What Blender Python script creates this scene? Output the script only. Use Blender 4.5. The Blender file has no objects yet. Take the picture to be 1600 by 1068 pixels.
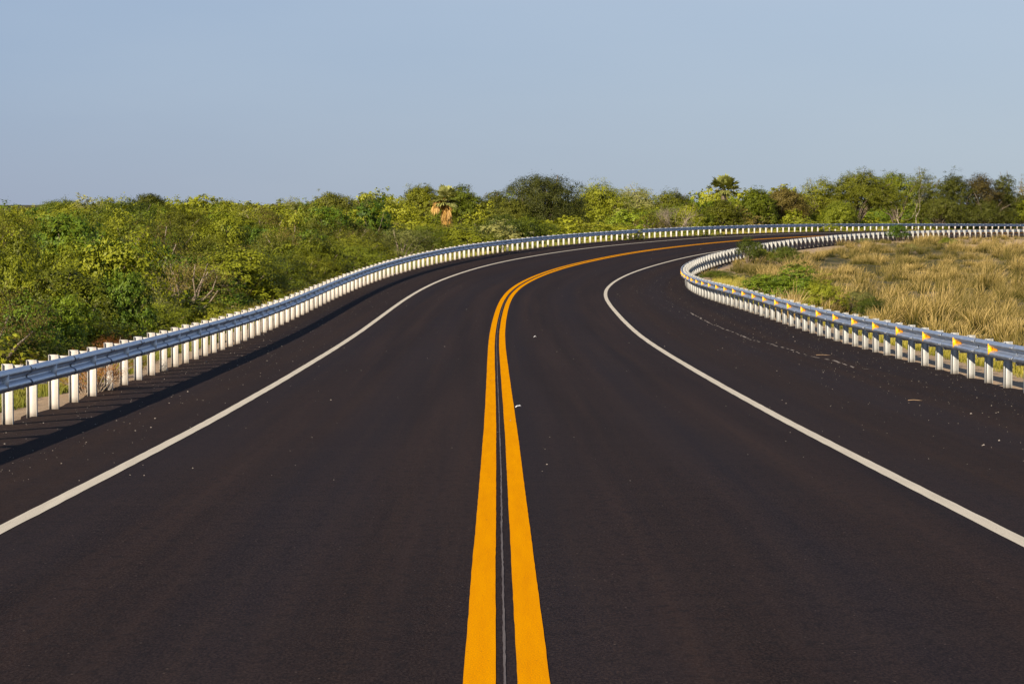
import bpy, math, random
import numpy as np
from mathutils import Vector

# ------------------------------------------------------------------ camera, world, sun
scene = bpy.context.scene
COL = scene.collection
F_PX = 3956.7          # focal length in pixels of the 1600 px wide photograph
CAM_Z = 2.6649
PITCH = (534 - 318.0) / F_PX
cam_d = bpy.data.cameras.new('camera')
cam_d.sensor_width = 36.0
cam_d.lens = 36.0 * F_PX / 1600.0
cam_d.clip_start = 0.5
cam_d.clip_end = 20000
cam = bpy.data.objects.new('camera', cam_d)
COL.objects.link(cam)
cam.location = (0, 0, CAM_Z)
cam.rotation_euler = (math.radians(90) - PITCH, 0, 0)
scene.camera = cam

SUN_AZ = math.radians(33)      # the light travels towards (sin, cos) of this
SUN_EL = math.radians(24)
world = bpy.data.worlds.new('World')
scene.world = world
world.use_nodes = True
wn = world.node_tree
bg = wn.nodes['Background']
sky = wn.nodes.new('ShaderNodeTexSky')
sky.sky_type = 'NISHITA'
sky.sun_disc = False
sky.sun_elevation = SUN_EL
sky.sun_rotation = SUN_AZ + math.pi
sky.air_density = 1.0
sky.dust_density = 0.3
sky.ozone_density = 4.0
bg.inputs[1].default_value = 0.060
# the clear air away from the sun: pale near the horizon, paler to the right, deep blue overhead
_tc = wn.nodes.new('ShaderNodeTexCoord'); _sp = wn.nodes.new('ShaderNodeSeparateXYZ')
wn.links.new(_tc.outputs['Generated'], _sp.inputs[0])
def _ramp(stops, src):
    r = wn.nodes.new('ShaderNodeValToRGB'); e = r.color_ramp.elements
    while len(e) < len(stops): e.new(.5)
    for i, (p, c) in enumerate(stops): e[i].position = p; e[i].color = (*c, 1)
    wn.links.new(src, r.inputs[0]); return r.outputs[0]
_l = _ramp([(0.0, (.318, .385, .53)), (.05, (.325, .42, .59)), (.14, (.34, .45, .64)), (.35, (.19, .29, .52)), (.8, (.04, .07, .17))], _sp.outputs[2])
_r = _ramp([(0.0, (.43, .515, .61)), (.05, (.435, .525, .655)), (.14, (.45, .55, .72)), (.35, (.22, .32, .55)), (.8, (.04, .07, .17))], _sp.outputs[2])
_mr = wn.nodes.new('ShaderNodeMapRange'); _mr.inputs[1].default_value = -.24; _mr.inputs[2].default_value = .24
wn.links.new(_sp.outputs[0], _mr.inputs[0])
def _mix(f, a, b, mode='MIX'):
    m = wn.nodes.new('ShaderNodeMix'); m.data_type = 'RGBA'; m.blend_type = mode
    for k, v in ((0, f), (6, a), (7, b)):
        if hasattr(v, 'is_output'): wn.links.new(v, m.inputs[k])
        elif isinstance(v, float): m.inputs[k].default_value = v
        else: m.inputs[k].default_value = (*v, 1)
    return m.outputs[2]
_g = _mix(_mr.outputs[0], _l, _r)
_mp = wn.nodes.new('ShaderNodeMapping'); _mp.inputs['Scale'].default_value = (2.2, 2.2, 9)
wn.links.new(_tc.outputs['Generated'], _mp.inputs[0])
_cn = wn.nodes.new('ShaderNodeTexNoise'); _cn.inputs['Scale'].default_value = 2.0; _cn.inputs['Detail'].default_value = 5
wn.links.new(_mp.outputs[0], _cn.inputs['Vector'])
_cr = _ramp([(.42, (0, 0, 0)), (.75, (.16, .16, .16))], _cn.outputs['Fac'])
_g = _mix(_cr, _g, (.56, .63, .72))
_vm = wn.nodes.new('ShaderNodeVectorMath'); _vm.operation = 'SCALE'; _vm.inputs['Scale'].default_value = 1 / .09
wn.links.new(_g, _vm.inputs[0])
_my = wn.nodes.new('ShaderNodeMapRange')      # towards the sun the sky model's own glow comes through
_my.inputs[1].default_value = -.5; _my.inputs[2].default_value = .5; _my.inputs[3].default_value = .55; _my.inputs[4].default_value = .88
wn.links.new(_sp.outputs[1], _my.inputs[0])
wn.links.new(_mix(_my.outputs[0], sky.outputs[0], _vm.outputs[0]), bg.inputs[0])

sun_d = bpy.data.lights.new('sun', 'SUN')
sun_d.energy = 5.0
sun_d.angle = math.radians(0.5)
sun_d.color = (1.0, 0.87, 0.70)
sun = bpy.data.objects.new('sun', sun_d)
COL.objects.link(sun)
lv = Vector((math.sin(SUN_AZ) * math.cos(SUN_EL), math.cos(SUN_AZ) * math.cos(SUN_EL), -math.sin(SUN_EL)))
sun.rotation_euler = lv.to_track_quat('-Z', 'Y').to_euler()

scene.view_settings.view_transform = 'Standard'
scene.view_settings.look = 'None'
scene.view_settings.exposure = 0.6
scene.view_settings.gamma = 1.0
scene.render.engine = 'CYCLES'

# ------------------------------------------------------------------ the road's line, profile and widths
PAR = [3.9567,318,2.6649,-0.060228,1.8208,-0.62451,4.1625,4.2755,6.8851,8.7469,0.85886,1.8002,2.8744,
0.068881,0.014008,-0.022706,0.00046211,0.00067079,0.074759,0.026452,0.090216,0.22273,0.25646,0.20078,0.27465,0.2672,0.2895,0.27328,0.21855,0.24355,0.29508,0.29286,0.24841,0.25271,0.31255,0.30253,0.26136,0.23032,0.20029,
0.55637,0.00068176,-0.55907,-0.95333,-1.2991,-1.3482,-1.4178,-1.4065,-1.3149,-1.2246,-1.0332,-0.88963,-0.74126,-0.6956,-0.65851,-0.74789,-0.85395,-0.98929,-1.1441,-1.3019,
0.058641,0.018447,-0.031882,-0.030983,-0.46769,-0.77,-0.55228,-0.44135,-0.38527,-0.41252,-0.32184,-0.20608,
0.11558,0.10088,0.075555,0.024351,-0.030992,-0.061317,-0.068298,-0.06143,-0.047697,-0.032689,-0.019193,-0.0077853,0.0019364,0.010884,
-0.11962,-0.097657,-0.065927,-0.020556,0.029068,0.071071,0.077967,0.062318,0.042713,0.02543,0.011937,0.0018852,-0.0059225,-0.012819,
0.11194,0.15103,0.17834,0.13786,0.10573,-0.0048581,-0.12462,-0.16296,-0.15585,-0.13009,-0.094105,-0.045841,-0.0023212,0.038659,
0.047838,0.40488,0.75759,0.98248,0.64168,-0.55503,-1.0114,-0.7932,-0.49733,-0.30039,-0.14983,0.030575,0.16222,0.26961]
PAR = np.array(PAR)
SMAX = 330.0
sg = np.arange(0, SMAX + .1, 1.0)
def spl(c):
    n = len(c)
    t = sg / SMAX * (n - 3); i = np.clip(t.astype(int), 0, n - 4); u = t - i
    return (c[i]*(1-u)**3 + c[i+1]*(3*u**3-6*u**2+4) + c[i+2]*(-3*u**3+3*u**2+3*u+1) + c[i+3]*u**3) / 6
kap = spl(PAR[13:39]) * .01
zz = spl(PAR[39:59]); bb = spl(PAR[59:71]) * .1
ww = [spl(x) for x in PAR[71:127].reshape(4, 14)]
head0 = PAR[5] * .01
NB_, NA_ = 80, 150        # metres added before and after
kap = np.concatenate([np.zeros(NB_), kap, np.full(NA_, 0.0026)])
th = np.concatenate([[0], np.cumsum((kap[1:] + kap[:-1]) / 2)])
th = th - th[NB_] + head0
SX = np.concatenate([[0], np.cumsum((np.sin(th[1:]) + np.sin(th[:-1])) / 2)])
SY = np.concatenate([[0], np.cumsum((np.cos(th[1:]) + np.cos(th[:-1])) / 2)])
SX = SX - SX[NB_] + PAR[3]
SY = SY - SY[NB_] + PAR[4] * 10
def ext(a, slope0, slope1, tau=25.0):
    k0 = np.arange(NB_, 0, -1.0); k1 = np.arange(1, NA_ + 1.0)
    return np.concatenate([a[0] - slope0 * tau * (1 - np.exp(-k0 / tau)), a, a[-1] + slope1 * tau * (1 - np.exp(-k1 / tau))])
SZ = ext(zz, zz[1] - zz[0], zz[-1] - zz[-2])
SB = ext(bb, 0, 0)
WL_ = ext(PAR[6] + ww[0], 0, 0); WR_ = ext(PAR[7] + ww[1], 0, 0)
RL_ = ext(PAR[8] + ww[2], 0, 0); RR_ = ext(PAR[9] + ww[3], 0, 0)
NS = len(SX)
SS = np.arange(NS) - NB_          # station value of every index
def line3(o, dz=0.0):
    """points at lateral offset o (array or number, + is right) of the road surface"""
    return np.stack([SX + o * np.cos(th), SY - o * np.sin(th), SZ + SB * o + dz], 1)
def arclen(P):
    a = np.concatenate([[0], np.cumsum(np.linalg.norm(np.diff(P, axis=0), axis=1))])
    return a - a[NB_]
def proj(P):
    P = np.atleast_2d(P)
    c, s = math.cos(PITCH), math.sin(PITCH)
    z = P[:, 2] - CAM_Z; y = P[:, 1]
    dep = np.maximum(y * c - z * s, .5)
    return np.stack([800 + F_PX * P[:, 0] / dep, 534 - F_PX * (y * s + z * c) / dep], 1)
def nearest(xy):
    """for points (n,2): station index (float) and lateral offset"""
    idx = np.empty(len(xy)); off = np.empty(len(xy))
    for a in range(0, len(xy), 20000):
        q = xy[a:a+20000]
        d2 = (q[:, None, 0] - SX[None])**2 + (q[:, None, 1] - SY[None])**2
        j = d2.argmin(1)
        dx, dy = q[:, 0] - SX[j], q[:, 1] - SY[j]
        along = dx * np.sin(th[j]) + dy * np.cos(th[j])
        r = 1.0 - kap[j] * (dx * np.cos(th[j]) - dy * np.sin(th[j]))
        idx[a:a+20000] = np.clip(j + along / np.clip(r, .3, 3), 0, NS - 1)
        o = dx * np.cos(th[j]) - dy * np.sin(th[j])
        end = (j == 0) | (j == NS - 1)
        off[a:a+20000] = np.where(end, np.sign(o) * np.sqrt(d2[np.arange(len(j)), j]), o)
    return idx, off
def smooth(x, a, b):
    t = np.clip((x - a) / (b - a), 0, 1); return t * t * (3 - 2 * t)

# cheap value noise in numpy
_rng0 = np.random.RandomState(11)
_LAT = _rng0.rand(256, 256)
def vnoise(x, y):
    xi = np.floor(x).astype(int); yi = np.floor(y).astype(int)
    u = x - xi; v = y - yi; u = u*u*(3-2*u); v = v*v*(3-2*v)
    a = _LAT[xi % 256, yi % 256]; b = _LAT[(xi+1) % 256, yi % 256]
    c = _LAT[xi % 256, (yi+1) % 256]; d = _LAT[(xi+1) % 256, (yi+1) % 256]
    return (a*(1-u)+b*u)*(1-v) + (c*(1-u)+d*u)*v
def fbm(x, y):
    return vnoise(x, y)*.55 + vnoise(x*2.1+7, y*2.1+3)*.3 + vnoise(x*4.3+1, y*4.3+9)*.15

def ground_z(xy, carve=True):
    xy = np.atleast_2d(xy)
    i, o = nearest(xy)
    ar = np.arange(NS)
    z = np.interp(i, ar, SZ); b = np.interp(i, ar, SB)
    rl = np.interp(i, ar, RL_) + .12; rr = np.interp(i, ar, RR_) + .12
    s = i - NB_
    left = o < 0
    q = np.where(left, -o - rl, o - rr)
    ze = z + b * np.where(left, -rl, rr)
    dropL = .07 + .22 * smooth(q, .3, 2.2) + (2.7 - 1.5 * smooth(s, 120, 230)) * smooth(q, 1.6, 9)
    dropR = .06 + .12 * smooth(q, .3, 3.) + .25 * smooth(q, 3, 10)
    h = ze - np.where(left, dropL, dropR)
    n = fbm(xy[:, 0] * .12 + 50, xy[:, 1] * .12 + 50) - .5
    h = h + n * np.where(left, 1.2, .7) * smooth(q, 1.5, 10)
    h = h + (fbm(xy[:, 0] * .9, xy[:, 1] * .9) - .5) * .12 * smooth(q, .3, 1.5)
    h = h + (fbm(xy[:, 0] * .11 + 13, xy[:, 1] * .17 + 21) - .5) * 1.5 * smooth(q, 3, 12) * (~left)
    far = smooth(q, 120, 260)
    h = h * (1 - far) + (-3.2 + 2.2 * n) * far
    if carve:
        deep = z + b * o - .35
        t = smooth(q, -.9, 0.0)
        h = np.where(q < 0, deep * (1 - t) + (ze - .07) * t, h)
    return h

# ------------------------------------------------------------------ mesh helpers
def new_mesh(name, V, faces_flat, nper, mats, attrs=None, smooth_shade=False, mat_idx=None, uv=None):
    """V (n,3); faces_flat = flat loop vertex indices; nper = verts per face (int or array)"""
    me = bpy.data.meshes.new(name)
    V = np.ascontiguousarray(V, dtype=np.float32)
    L = np.ascontiguousarray(faces_flat, dtype=np.int32).ravel()
    if np.isscalar(nper):
        nf = len(L) // nper; tot = np.full(nf, nper, np.int32)
    else:
        tot = np.asarray(nper, np.int32); nf = len(tot)
    st = np.concatenate([[0], np.cumsum(tot)[:-1]]).astype(np.int32)
    me.vertices.add(len(V)); me.loops.add(len(L)); me.polygons.add(nf)
    me.vertices.foreach_set('co', V.ravel())
    me.loops.foreach_set('vertex_index', L)
    me.polygons.foreach_set('loop_start', st)
    me.polygons.foreach_set('loop_total', tot)
    if smooth_shade:
        me.polygons.foreach_set('use_smooth', np.ones(nf, bool))
    for m in mats: me.materials.append(m)
    if mat_idx is not None:
        me.polygons.foreach_set('material_index', np.asarray(mat_idx, np.int32))
    if uv is not None:
        l = me.uv_layers.new(name='UVMap')
        l.data.foreach_set('uv', np.asarray(uv, np.float32)[L].ravel())
    me.update(calc_edges=True)
    if attrs:
        for k, a in attrs.items():
            at = me.attributes.new(k, 'FLOAT', 'POINT')
            at.data.foreach_set('value', np.asarray(a, np.float32))
    me.validate()
    return me
def link(name, me, parent=None, **props):
    o = bpy.data.objects.new(name, me)
    COL.objects.link(o)
    if parent is not None: o.parent = parent
    for k, v in props.items(): o[k] = v
    return o
class MB:
    def __init__(s): s.v = []; s.f = []; s.n = []; s.m = []; s.k = 0
    def add(s, V, F, m=0):
        V = np.asarray(V, float); s.v.append(V)
        for f in F:
            s.f.extend([i + s.k for i in f]); s.n.append(len(f)); s.m.append(m)
        s.k += len(V)
    def box(s, x0, x1, y0, y1, z0, z1, m=0, fn=None):
        V = np.array([[x, y, z] for z in (z0, z1) for y in (y0, y1) for x in (x0, x1)], float)
        if fn: V = fn(V)
        s.add(V, [(0,2,3,1),(4,5,7,6),(0,1,5,4),(2,6,7,3),(0,4,6,2),(1,3,7,5)], m)
    def tube(s, pts, rad, sides=6, m=0, cap=True):
        pts = np.asarray(pts, float); n = len(pts); rad = np.broadcast_to(rad, (n,))
        T = np.gradient(pts, axis=0) if n > 1 else None
        T /= np.linalg.norm(T, axis=1)[:, None] + 1e-9
        ref = np.array([0.3, 0.9, 0.2]); rings = []
        for i in range(n):
            a = np.cross(T[i], ref)
            if np.linalg.norm(a) < .1: a = np.cross(T[i], [1, 0, 0])
            a /= np.linalg.norm(a); b = np.cross(T[i], a)
            an = np.arange(sides) * 2 * math.pi / sides
            rings.append(pts[i] + rad[i] * (np.cos(an)[:, None] * a + np.sin(an)[:, None] * b))
        F = []
        for i in range(n - 1):
            for j in range(sides):
                k = (j + 1) % sides
                F.append((i*sides+j, i*sides+k, (i+1)*sides+k, (i+1)*sides+j))
        if cap: F.append(tuple(range(sides))[::-1]); F.append(tuple((n-1)*sides + j for j in range(sides)))
        s.add(np.concatenate(rings), F, m)
    def mesh(s, name, mats, smooth_shade=False):
        return new_mesh(name, np.concatenate(s.v), s.f, s.n, mats, smooth_shade=smooth_shade, mat_idx=s.m)

# ------------------------------------------------------------------ material helpers
def mat(name, rough=.6, metal=0.0, spec=.5):
    m = bpy.data.materials.new(name); m.use_nodes = True
    nt = m.node_tree; p = nt.nodes['Principled BSDF']
    p.inputs['Roughness'].default_value = rough
    p.inputs['Metallic'].default_value = metal
    p.inputs['Specular IOR Level'].default_value = spec
    return m, nt, p
def node(nt, t, **kw):
    n = nt.nodes.new(t)
    for k, v in kw.items(): setattr(n, k, v)
    return n
def noise(nt, vec, scale, detail=3, rough=.55):
    n = node(nt, 'ShaderNodeTexNoise'); n.inputs['Scale'].default_value = scale
    n.inputs['Detail'].default_value = detail; n.inputs['Roughness'].default_value = rough
    if vec is not None: nt.links.new(vec, n.inputs['Vector'])
    return n.outputs['Fac']
def ramp(nt, fac, stops):
    r = node(nt, 'ShaderNodeValToRGB'); e = r.color_ramp.elements
    while len(e) < len(stops): e.new(.5)
    for i, (p, c) in enumerate(stops):
        e[i].position = p; e[i].color = (c[0], c[1], c[2], 1) if not np.isscalar(c) else (c, c, c, 1)
    nt.links.new(fac, r.inputs[0]); return r.outputs[0]
def mix(nt, fac, a, b, mode='MIX'):
    m = node(nt, 'ShaderNodeMix', data_type='RGBA', blend_type=mode)
    for s, v in ((m.inputs[0], fac), (m.inputs[6], a), (m.inputs[7], b)):
        if hasattr(v, 'is_output'): nt.links.new(v, s)
        elif np.isscalar(v): s.default_value = v
        else: s.default_value = (v[0], v[1], v[2], 1)
    return m.outputs[2]
def math_(nt, op, a, b=None, c=None):
    m = node(nt, 'ShaderNodeMath', operation=op)
    for i, v in enumerate((a, b, c)):
        if v is None: continue
        if hasattr(v, 'is_output'): nt.links.new(v, m.inputs[i])
        else: m.inputs[i].default_value = v
    return m.outputs[0]
def mapping(nt, vec, scale):
    m = node(nt, 'ShaderNodeMapping'); m.inputs['Scale'].default_value = scale
    nt.links.new(vec, m.inputs['Vector']); return m.outputs[0]
def bump(nt, p, h, strength, dist=.01):
    b = node(nt, 'ShaderNodeBump'); b.inputs['Strength'].default_value = strength
    b.inputs['Distance'].default_value = dist
    nt.links.new(h, b.inputs['Height']); nt.links.new(b.outputs[0], p.inputs['Normal'])

# asphalt: UV u = lateral offset in m, v = metres along the road
def asphalt():
    m, nt, p = mat('asphalt', .9, 0, .05)
    uv = node(nt, 'ShaderNodeUVMap').outputs[0]
    sep = node(nt, 'ShaderNodeSeparateXYZ'); nt.links.new(uv, sep.inputs[0])
    au = math_(nt, 'ABSOLUTE', sep.outputs[0])
    streak = noise(nt, mapping(nt, uv, (1.6, .035, 1)), 1.0, 4, .6)
    blot = noise(nt, mapping(nt, uv, (.35, .06, 1)), 1.0, 3, .6)
    cross = noise(nt, mapping(nt, uv, (.15, 1.2, 1)), 1.0, 3, .6)
    fine = noise(nt, mapping(nt, uv, (55, 22, 45)), 1.0, 3, .8)
    fine2 = noise(nt, mapping(nt, uv, (11, 5, 11)), 1.0, 3, .7)
    base = mix(nt, ramp(nt, streak, [(.38, 0.0), (.64, 1.0)]), (.0125, .0085, .0088), (.028, .0178, .0160))
    # tracked wheel paths are bluish and smoother, shoulders dusted brown
    sh = ramp(nt, math_(nt, 'MULTIPLY', au, .1), [(.40, 0.0), (.47, .75), (.66, .75), (.80, 1.0)])
    dusty = mix(nt, ramp(nt, blot, [(.25, 0.0), (.8, 1.0)]), (.0165, .0098, .0072), (.036, .0225, .0155))
    base = mix(nt, sh, base, dusty)
    w = math_(nt, 'SINE', math_(nt, 'MULTIPLY', math_(nt, 'ADD', sep.outputs[0], .2), 3.0))
    base = mix(nt, math_(nt, 'MULTIPLY', ramp(nt, math_(nt, 'ADD', math_(nt, 'MULTIPLY', w, .25), blot), [(.42, 0.0), (.75, 1.0)]), .75), base, (.0150, .0130, .0180))
    base = mix(nt, math_(nt, 'MULTIPLY', ramp(nt, cross, [(.45, 0.0), (.7, 1.0)]), .25), base, (.036, .026, .0225))
    base = mix(nt, ramp(nt, fine, [(.42, .0), (.66, .85)]), base, (.056, .041, .036))
    base = mix(nt, ramp(nt, fine2, [(.34, .6), (.50, .0)]), base, (.014, .012, .013))
    # pale stone chips showing in the mat
    vor = node(nt, 'ShaderNodeTexVoronoi'); vor.inputs['Scale'].default_value = 14.0
    nt.links.new(uv, vor.inputs['Vector'])
    chip = math_(nt, 'LESS_THAN', vor.outputs['Distance'], .10)
    rnd = node(nt, 'ShaderNodeSeparateColor'); nt.links.new(vor.outputs['Color'], rnd.inputs[0])
    chip = math_(nt, 'MULTIPLY', chip, math_(nt, 'GREATER_THAN', rnd.outputs[0], .90))
    base = mix(nt, chip, base, (.15, .12, .10))
    st2 = noise(nt, mapping(nt, uv, (2.6, .018, 1)), 1.0, 3, .6)
    base = mix(nt, 1.0, base, ramp(nt, st2, [(.34, (.80, .78, .81)), (.66, (1.05, .955, .87))]), 'MULTIPLY')
    nt.links.new(base, p.inputs['Base Color'])
    bump(nt, p, fine, .35, .006)
    return m
M_ASPH = asphalt()

def paint(name, c1, c2, wear=(.02, .017, .018), speck=.5):
    m, nt, p = mat(name, .85, 0, .0)
    uv = node(nt, 'ShaderNodeUVMap').outputs[0]
    n1 = noise(nt, mapping(nt, uv, (9, .6, 1)), 1.0, 4, .65)
    n2 = noise(nt, mapping(nt, uv, (26, 14, 1)), 1.0, 2, .6)
    c = mix(nt, ramp(nt, n1, [(.3, 0.0), (.7, 1.0)]), c1, c2)
    c = mix(nt, ramp(nt, n2, [(.22, speck * 1.6), (.31, 0.0)]), c, wear)
    g = noise(nt, mapping(nt, uv, (120, 60, 1)), 1.0, 1, .5)
    c = mix(nt, ramp(nt, g, [(.4, .22), (.6, 0.0)]), c, wear)
    nt.links.new(c, p.inputs['Base Color'])
    bump(nt, p, n2, .3, .003)
    return m
M_YEL = paint('yellow_road_paint', (.96, .385, .0), (.84, .315, .001))
M_WHT = paint('white_road_paint', (.74, .67, .54), (.62, .56, .45))
M_SEAM = paint('pale_seam_line', (.21, .185, .18), (.11, .095, .10), speck=.9)
M_SCUFF = paint('chalky_scuff', (.50, .44, .38), (.28, .24, .21), speck=.9)

def metal_beam():
    m, nt, p = mat('galvanised_beam', .42, .85, .5)
    tc = node(nt, 'ShaderNodeTexCoord').outputs['Object']
    n1 = noise(nt, mapping(nt, tc, (3, 3, 8)), 1.0, 4, .6)
    n2 = noise(nt, tc, 26, 3, .6)
    c = mix(nt, ramp(nt, n1, [(.3, 0.0), (.7, 1.0)]), (.42, .48, .57), (.56, .61, .69))
    c = mix(nt, ramp(nt, n2, [(.3, .35), (.5, 0.0)]), c, (.36, .36, .37))
    nt.links.new(c, p.inputs['Base Color'])
    nt.links.new(ramp(nt, n1, [(.3, .34), (.7, .50)]), p.inputs['Roughness'])
    return m
M_BEAM = metal_beam()
def metal_post(name='galvanised_post', a=(.53, .49, .43), b=(.65, .61, .55)):
    m, nt, p = mat(name, .55, .15, .4)
    tc = node(nt, 'ShaderNodeTexCoord').outputs['Object']
    oi = node(nt, 'ShaderNodeObjectInfo').outputs['Random']
    n1 = noise(nt, mapping(nt, tc, (12, 12, 5)), 1.0, 4, .65)
    c = mix(nt, ramp(nt, n1, [(.3, 0.0), (.7, 1.0)]), a, b)
    c = mix(nt, math_(nt, 'MULTIPLY', ramp(nt, oi, [(.0, 1.0), (.6, 0.0)]), .35), c, tuple(x * .72 for x in a))
    z = node(nt, 'ShaderNodeSeparateXYZ'); nt.links.new(tc, z.inputs[0])
    dirt = ramp(nt, math_(nt, 'ADD', z.outputs[2], math_(nt, 'MULTIPLY', n1, .12)), [(.05, .6), (.14, 0.0)])
    c = mix(nt, dirt, c, (.16, .11, .07))
    nt.links.new(c, p.inputs['Base Color'])
    return m
M_POST = metal_post()
M_POSTG = metal_post('dull_galvanised_post', (.40, .40, .375), (.52, .515, .48))
M_POSTR = metal_post('weathered_galvanised_post', (.50, .49, .47), (.62, .60, .57))
def simple(name, c1, c2, sc=8, rough=.6, metal=0., spec=.4):
    m, nt, p = mat(name, rough, metal, spec)
    tc = node(nt, 'ShaderNodeTexCoord').outputs['Object']
    n1 = noise(nt, tc, sc, 4, .6)
    nt.links.new(mix(nt, ramp(nt, n1, [(.3, 0.0), (.7, 1.0)]), c1, c2), p.inputs['Base Color'])
    return m
M_REFW = simple('white_reflector', (.93, .91, .87), (.97, .95, .92), 30, .5, .3)
M_REFGLOW = simple('painted_orange_reflection', (.90, .26, .01), (.95, .34, .015), 20, .35)  # colour of the yellow plate mirrored in the steel, painted on a strip
M_REFY = simple('yellow_reflector', (.95, .43, .002), (.98, .50, .004), 20, .35)
M_BOLT = simple('zinc_bolt', (.30, .30, .31), (.5, .5, .5), 40, .5, .6)
M_BARK = simple('brown_bark', (.10, .075, .05), (.22, .17, .12), 9, .9)
M_BARKP = simple('pale_bark', (.24, .20, .13), (.42, .36, .26), 7, .85)
M_BARKG = simple('grey_dry_wood', (.20, .155, .115), (.34, .27, .20), 7, .9)
M_STONE = simple('pale_chips', (.18, .15, .125), (.44, .39, .33), 60, .9)

def ground_mat():
    m, nt, p = mat('earth', .95, 0, .2)
    tc = node(nt, 'ShaderNodeNewGeometry').outputs['Position']
    at = node(nt, 'ShaderNodeAttribute', attribute_name='verge').outputs['Fac']
    n1 = noise(nt, tc, .35, 5, .6); n2 = noise(nt, tc, 5, 4, .65); n3 = noise(nt, tc, 38, 2, .6)
    sand = mix(nt, ramp(nt, n2, [(.3, 0.0), (.7, 1.0)]), (.34, .23, .13), (.56, .41, .26))
    sand = mix(nt, ramp(nt, n3, [(.32, .7), (.5, 0.0)]), sand, (.13, .10, .07))
    soil = mix(nt, ramp(nt, n1, [(.3, 0.0), (.7, 1.0)]), (.045, .045, .014), (.10, .085, .030))
    k = math_(nt, 'ADD', at, math_(nt, 'MULTIPLY', math_(nt, 'SUBTRACT', n1, .5), .5))
    nt.links.new(mix(nt, ramp(nt, k, [(.35, 0.0), (.6, 1.0)]), soil, sand), p.inputs['Base Color'])
    bump(nt, p, n3, .6, .02)
    return m
M_GROUND = ground_mat()

def leaf_mat(name, stops, trans=.20, tint=True, sc=1.3):
    """stops: dark, mid, light leaf colours; per leaf random + slow noise + per plant random"""
    m, nt, p = mat(name, .55, 0, .25)
    tc = node(nt, 'ShaderNodeTexCoord').outputs['Object']
    r = node(nt, 'ShaderNodeAttribute', attribute_name='rnd').outputs['Fac']
    oi = node(nt, 'ShaderNodeObjectInfo').outputs['Random']
    t = node(nt, 'ShaderNodeAttribute', attribute_name='tint').outputs['Fac']
    n1 = noise(nt, tc, sc, 3, .55)
    f = math_(nt, 'ADD', math_(nt, 'MULTIPLY', r, .30), math_(nt, 'MULTIPLY', n1, .50))
    f = math_(nt, 'ADD', f, math_(nt, 'MULTIPLY', math_(nt, 'SUBTRACT', math_(nt, 'ADD', t, math_(nt, 'MULTIPLY', oi, .5)), .25), .95))
    f = math_(nt, 'ADD', f, .09)
    c = ramp(nt, f, [(.18, stops[0]), (.5, stops[1]), (.85, stops[2])])
    nt.links.new(c, p.inputs['Base Color'])
    tr = node(nt, 'ShaderNodeBsdfTranslucent')
    nt.links.new(mix(nt, 1.0, c, (1.0, 1.0, .45), 'MULTIPLY'), tr.inputs[0])
    ms = node(nt, 'ShaderNodeMixShader'); ms.inputs[0].default_value = trans
    nt.links.new(p.outputs[0], ms.inputs[1]); nt.links.new(tr.outputs[0], ms.inputs[2])
    nt.links.new(ms.outputs[0], nt.nodes['Material Output'].inputs[0])
    return m
LM = dict(
 olive=leaf_mat('olive_leaves', [(.054,.058,.004),(.160,.170,.009),(.30,.305,.020)]),
 lime=leaf_mat('yellow_green_leaves', [(.066,.078,.004),(.185,.205,.009),(.32,.33,.020)]),
 dark=leaf_mat('dark_green_leaves', [(.018,.040,.004),(.078,.135,.009),(.22,.28,.016)]),
 brown=leaf_mat('brown_olive_leaves', [(.07,.055,.014),(.15,.115,.024),(.24,.19,.040)]),
 grey=leaf_mat('grey_green_leaves', [(.11,.12,.030),(.22,.225,.055),(.34,.33,.095)]),
 green=leaf_mat('green_leaves', [(.038,.054,.004),(.130,.160,.009),(.26,.28,.016)]),
 dome=leaf_mat('dusky_olive_leaves', [(.040,.046,.006),(.112,.120,.012),(.22,.215,.024)]),
 palm=leaf_mat('palm_green', [(.24,.26,.06),(.34,.35,.10),(.45,.44,.17)]),
 palmdead=leaf_mat('dead_palm_brown', [(.14,.065,.015),(.36,.19,.045),(.60,.38,.11)]),
)
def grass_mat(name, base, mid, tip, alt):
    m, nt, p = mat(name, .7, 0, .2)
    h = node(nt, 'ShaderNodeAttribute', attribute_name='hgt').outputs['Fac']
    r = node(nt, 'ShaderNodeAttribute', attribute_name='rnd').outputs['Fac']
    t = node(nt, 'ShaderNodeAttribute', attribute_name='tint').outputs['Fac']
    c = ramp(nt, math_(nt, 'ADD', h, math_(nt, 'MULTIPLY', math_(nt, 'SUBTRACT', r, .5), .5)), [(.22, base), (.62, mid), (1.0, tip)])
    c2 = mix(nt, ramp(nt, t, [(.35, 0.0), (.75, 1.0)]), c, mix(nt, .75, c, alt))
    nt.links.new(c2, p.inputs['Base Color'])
    tr = node(nt, 'ShaderNodeBsdfTranslucent'); nt.links.new(c2, tr.inputs[0])
    ms = node(nt, 'ShaderNodeMixShader'); ms.inputs[0].default_value = .25
    nt.links.new(p.outputs[0], ms.inputs[1]); nt.links.new(tr.outputs[0], ms.inputs[2])
    nt.links.new(ms.outputs[0], nt.nodes['Material Output'].inputs[0])
    return m
M_GRASS = grass_mat('dry_grass', (.030,.034,.006), (.20,.145,.024), (.70,.50,.19), (.080,.078,.012))  # olive blade feet, deepened to paint in the shade low on the tussocks
M_GRASSV = grass_mat('verge_grass', (.12,.13,.015), (.34,.29,.03), (.56,.47,.11), (.17,.19,.03))
M_STRAW = grass_mat('straw', (.30,.20,.06), (.58,.40,.14), (.78,.60,.30), (.5,.35,.12))

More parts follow.
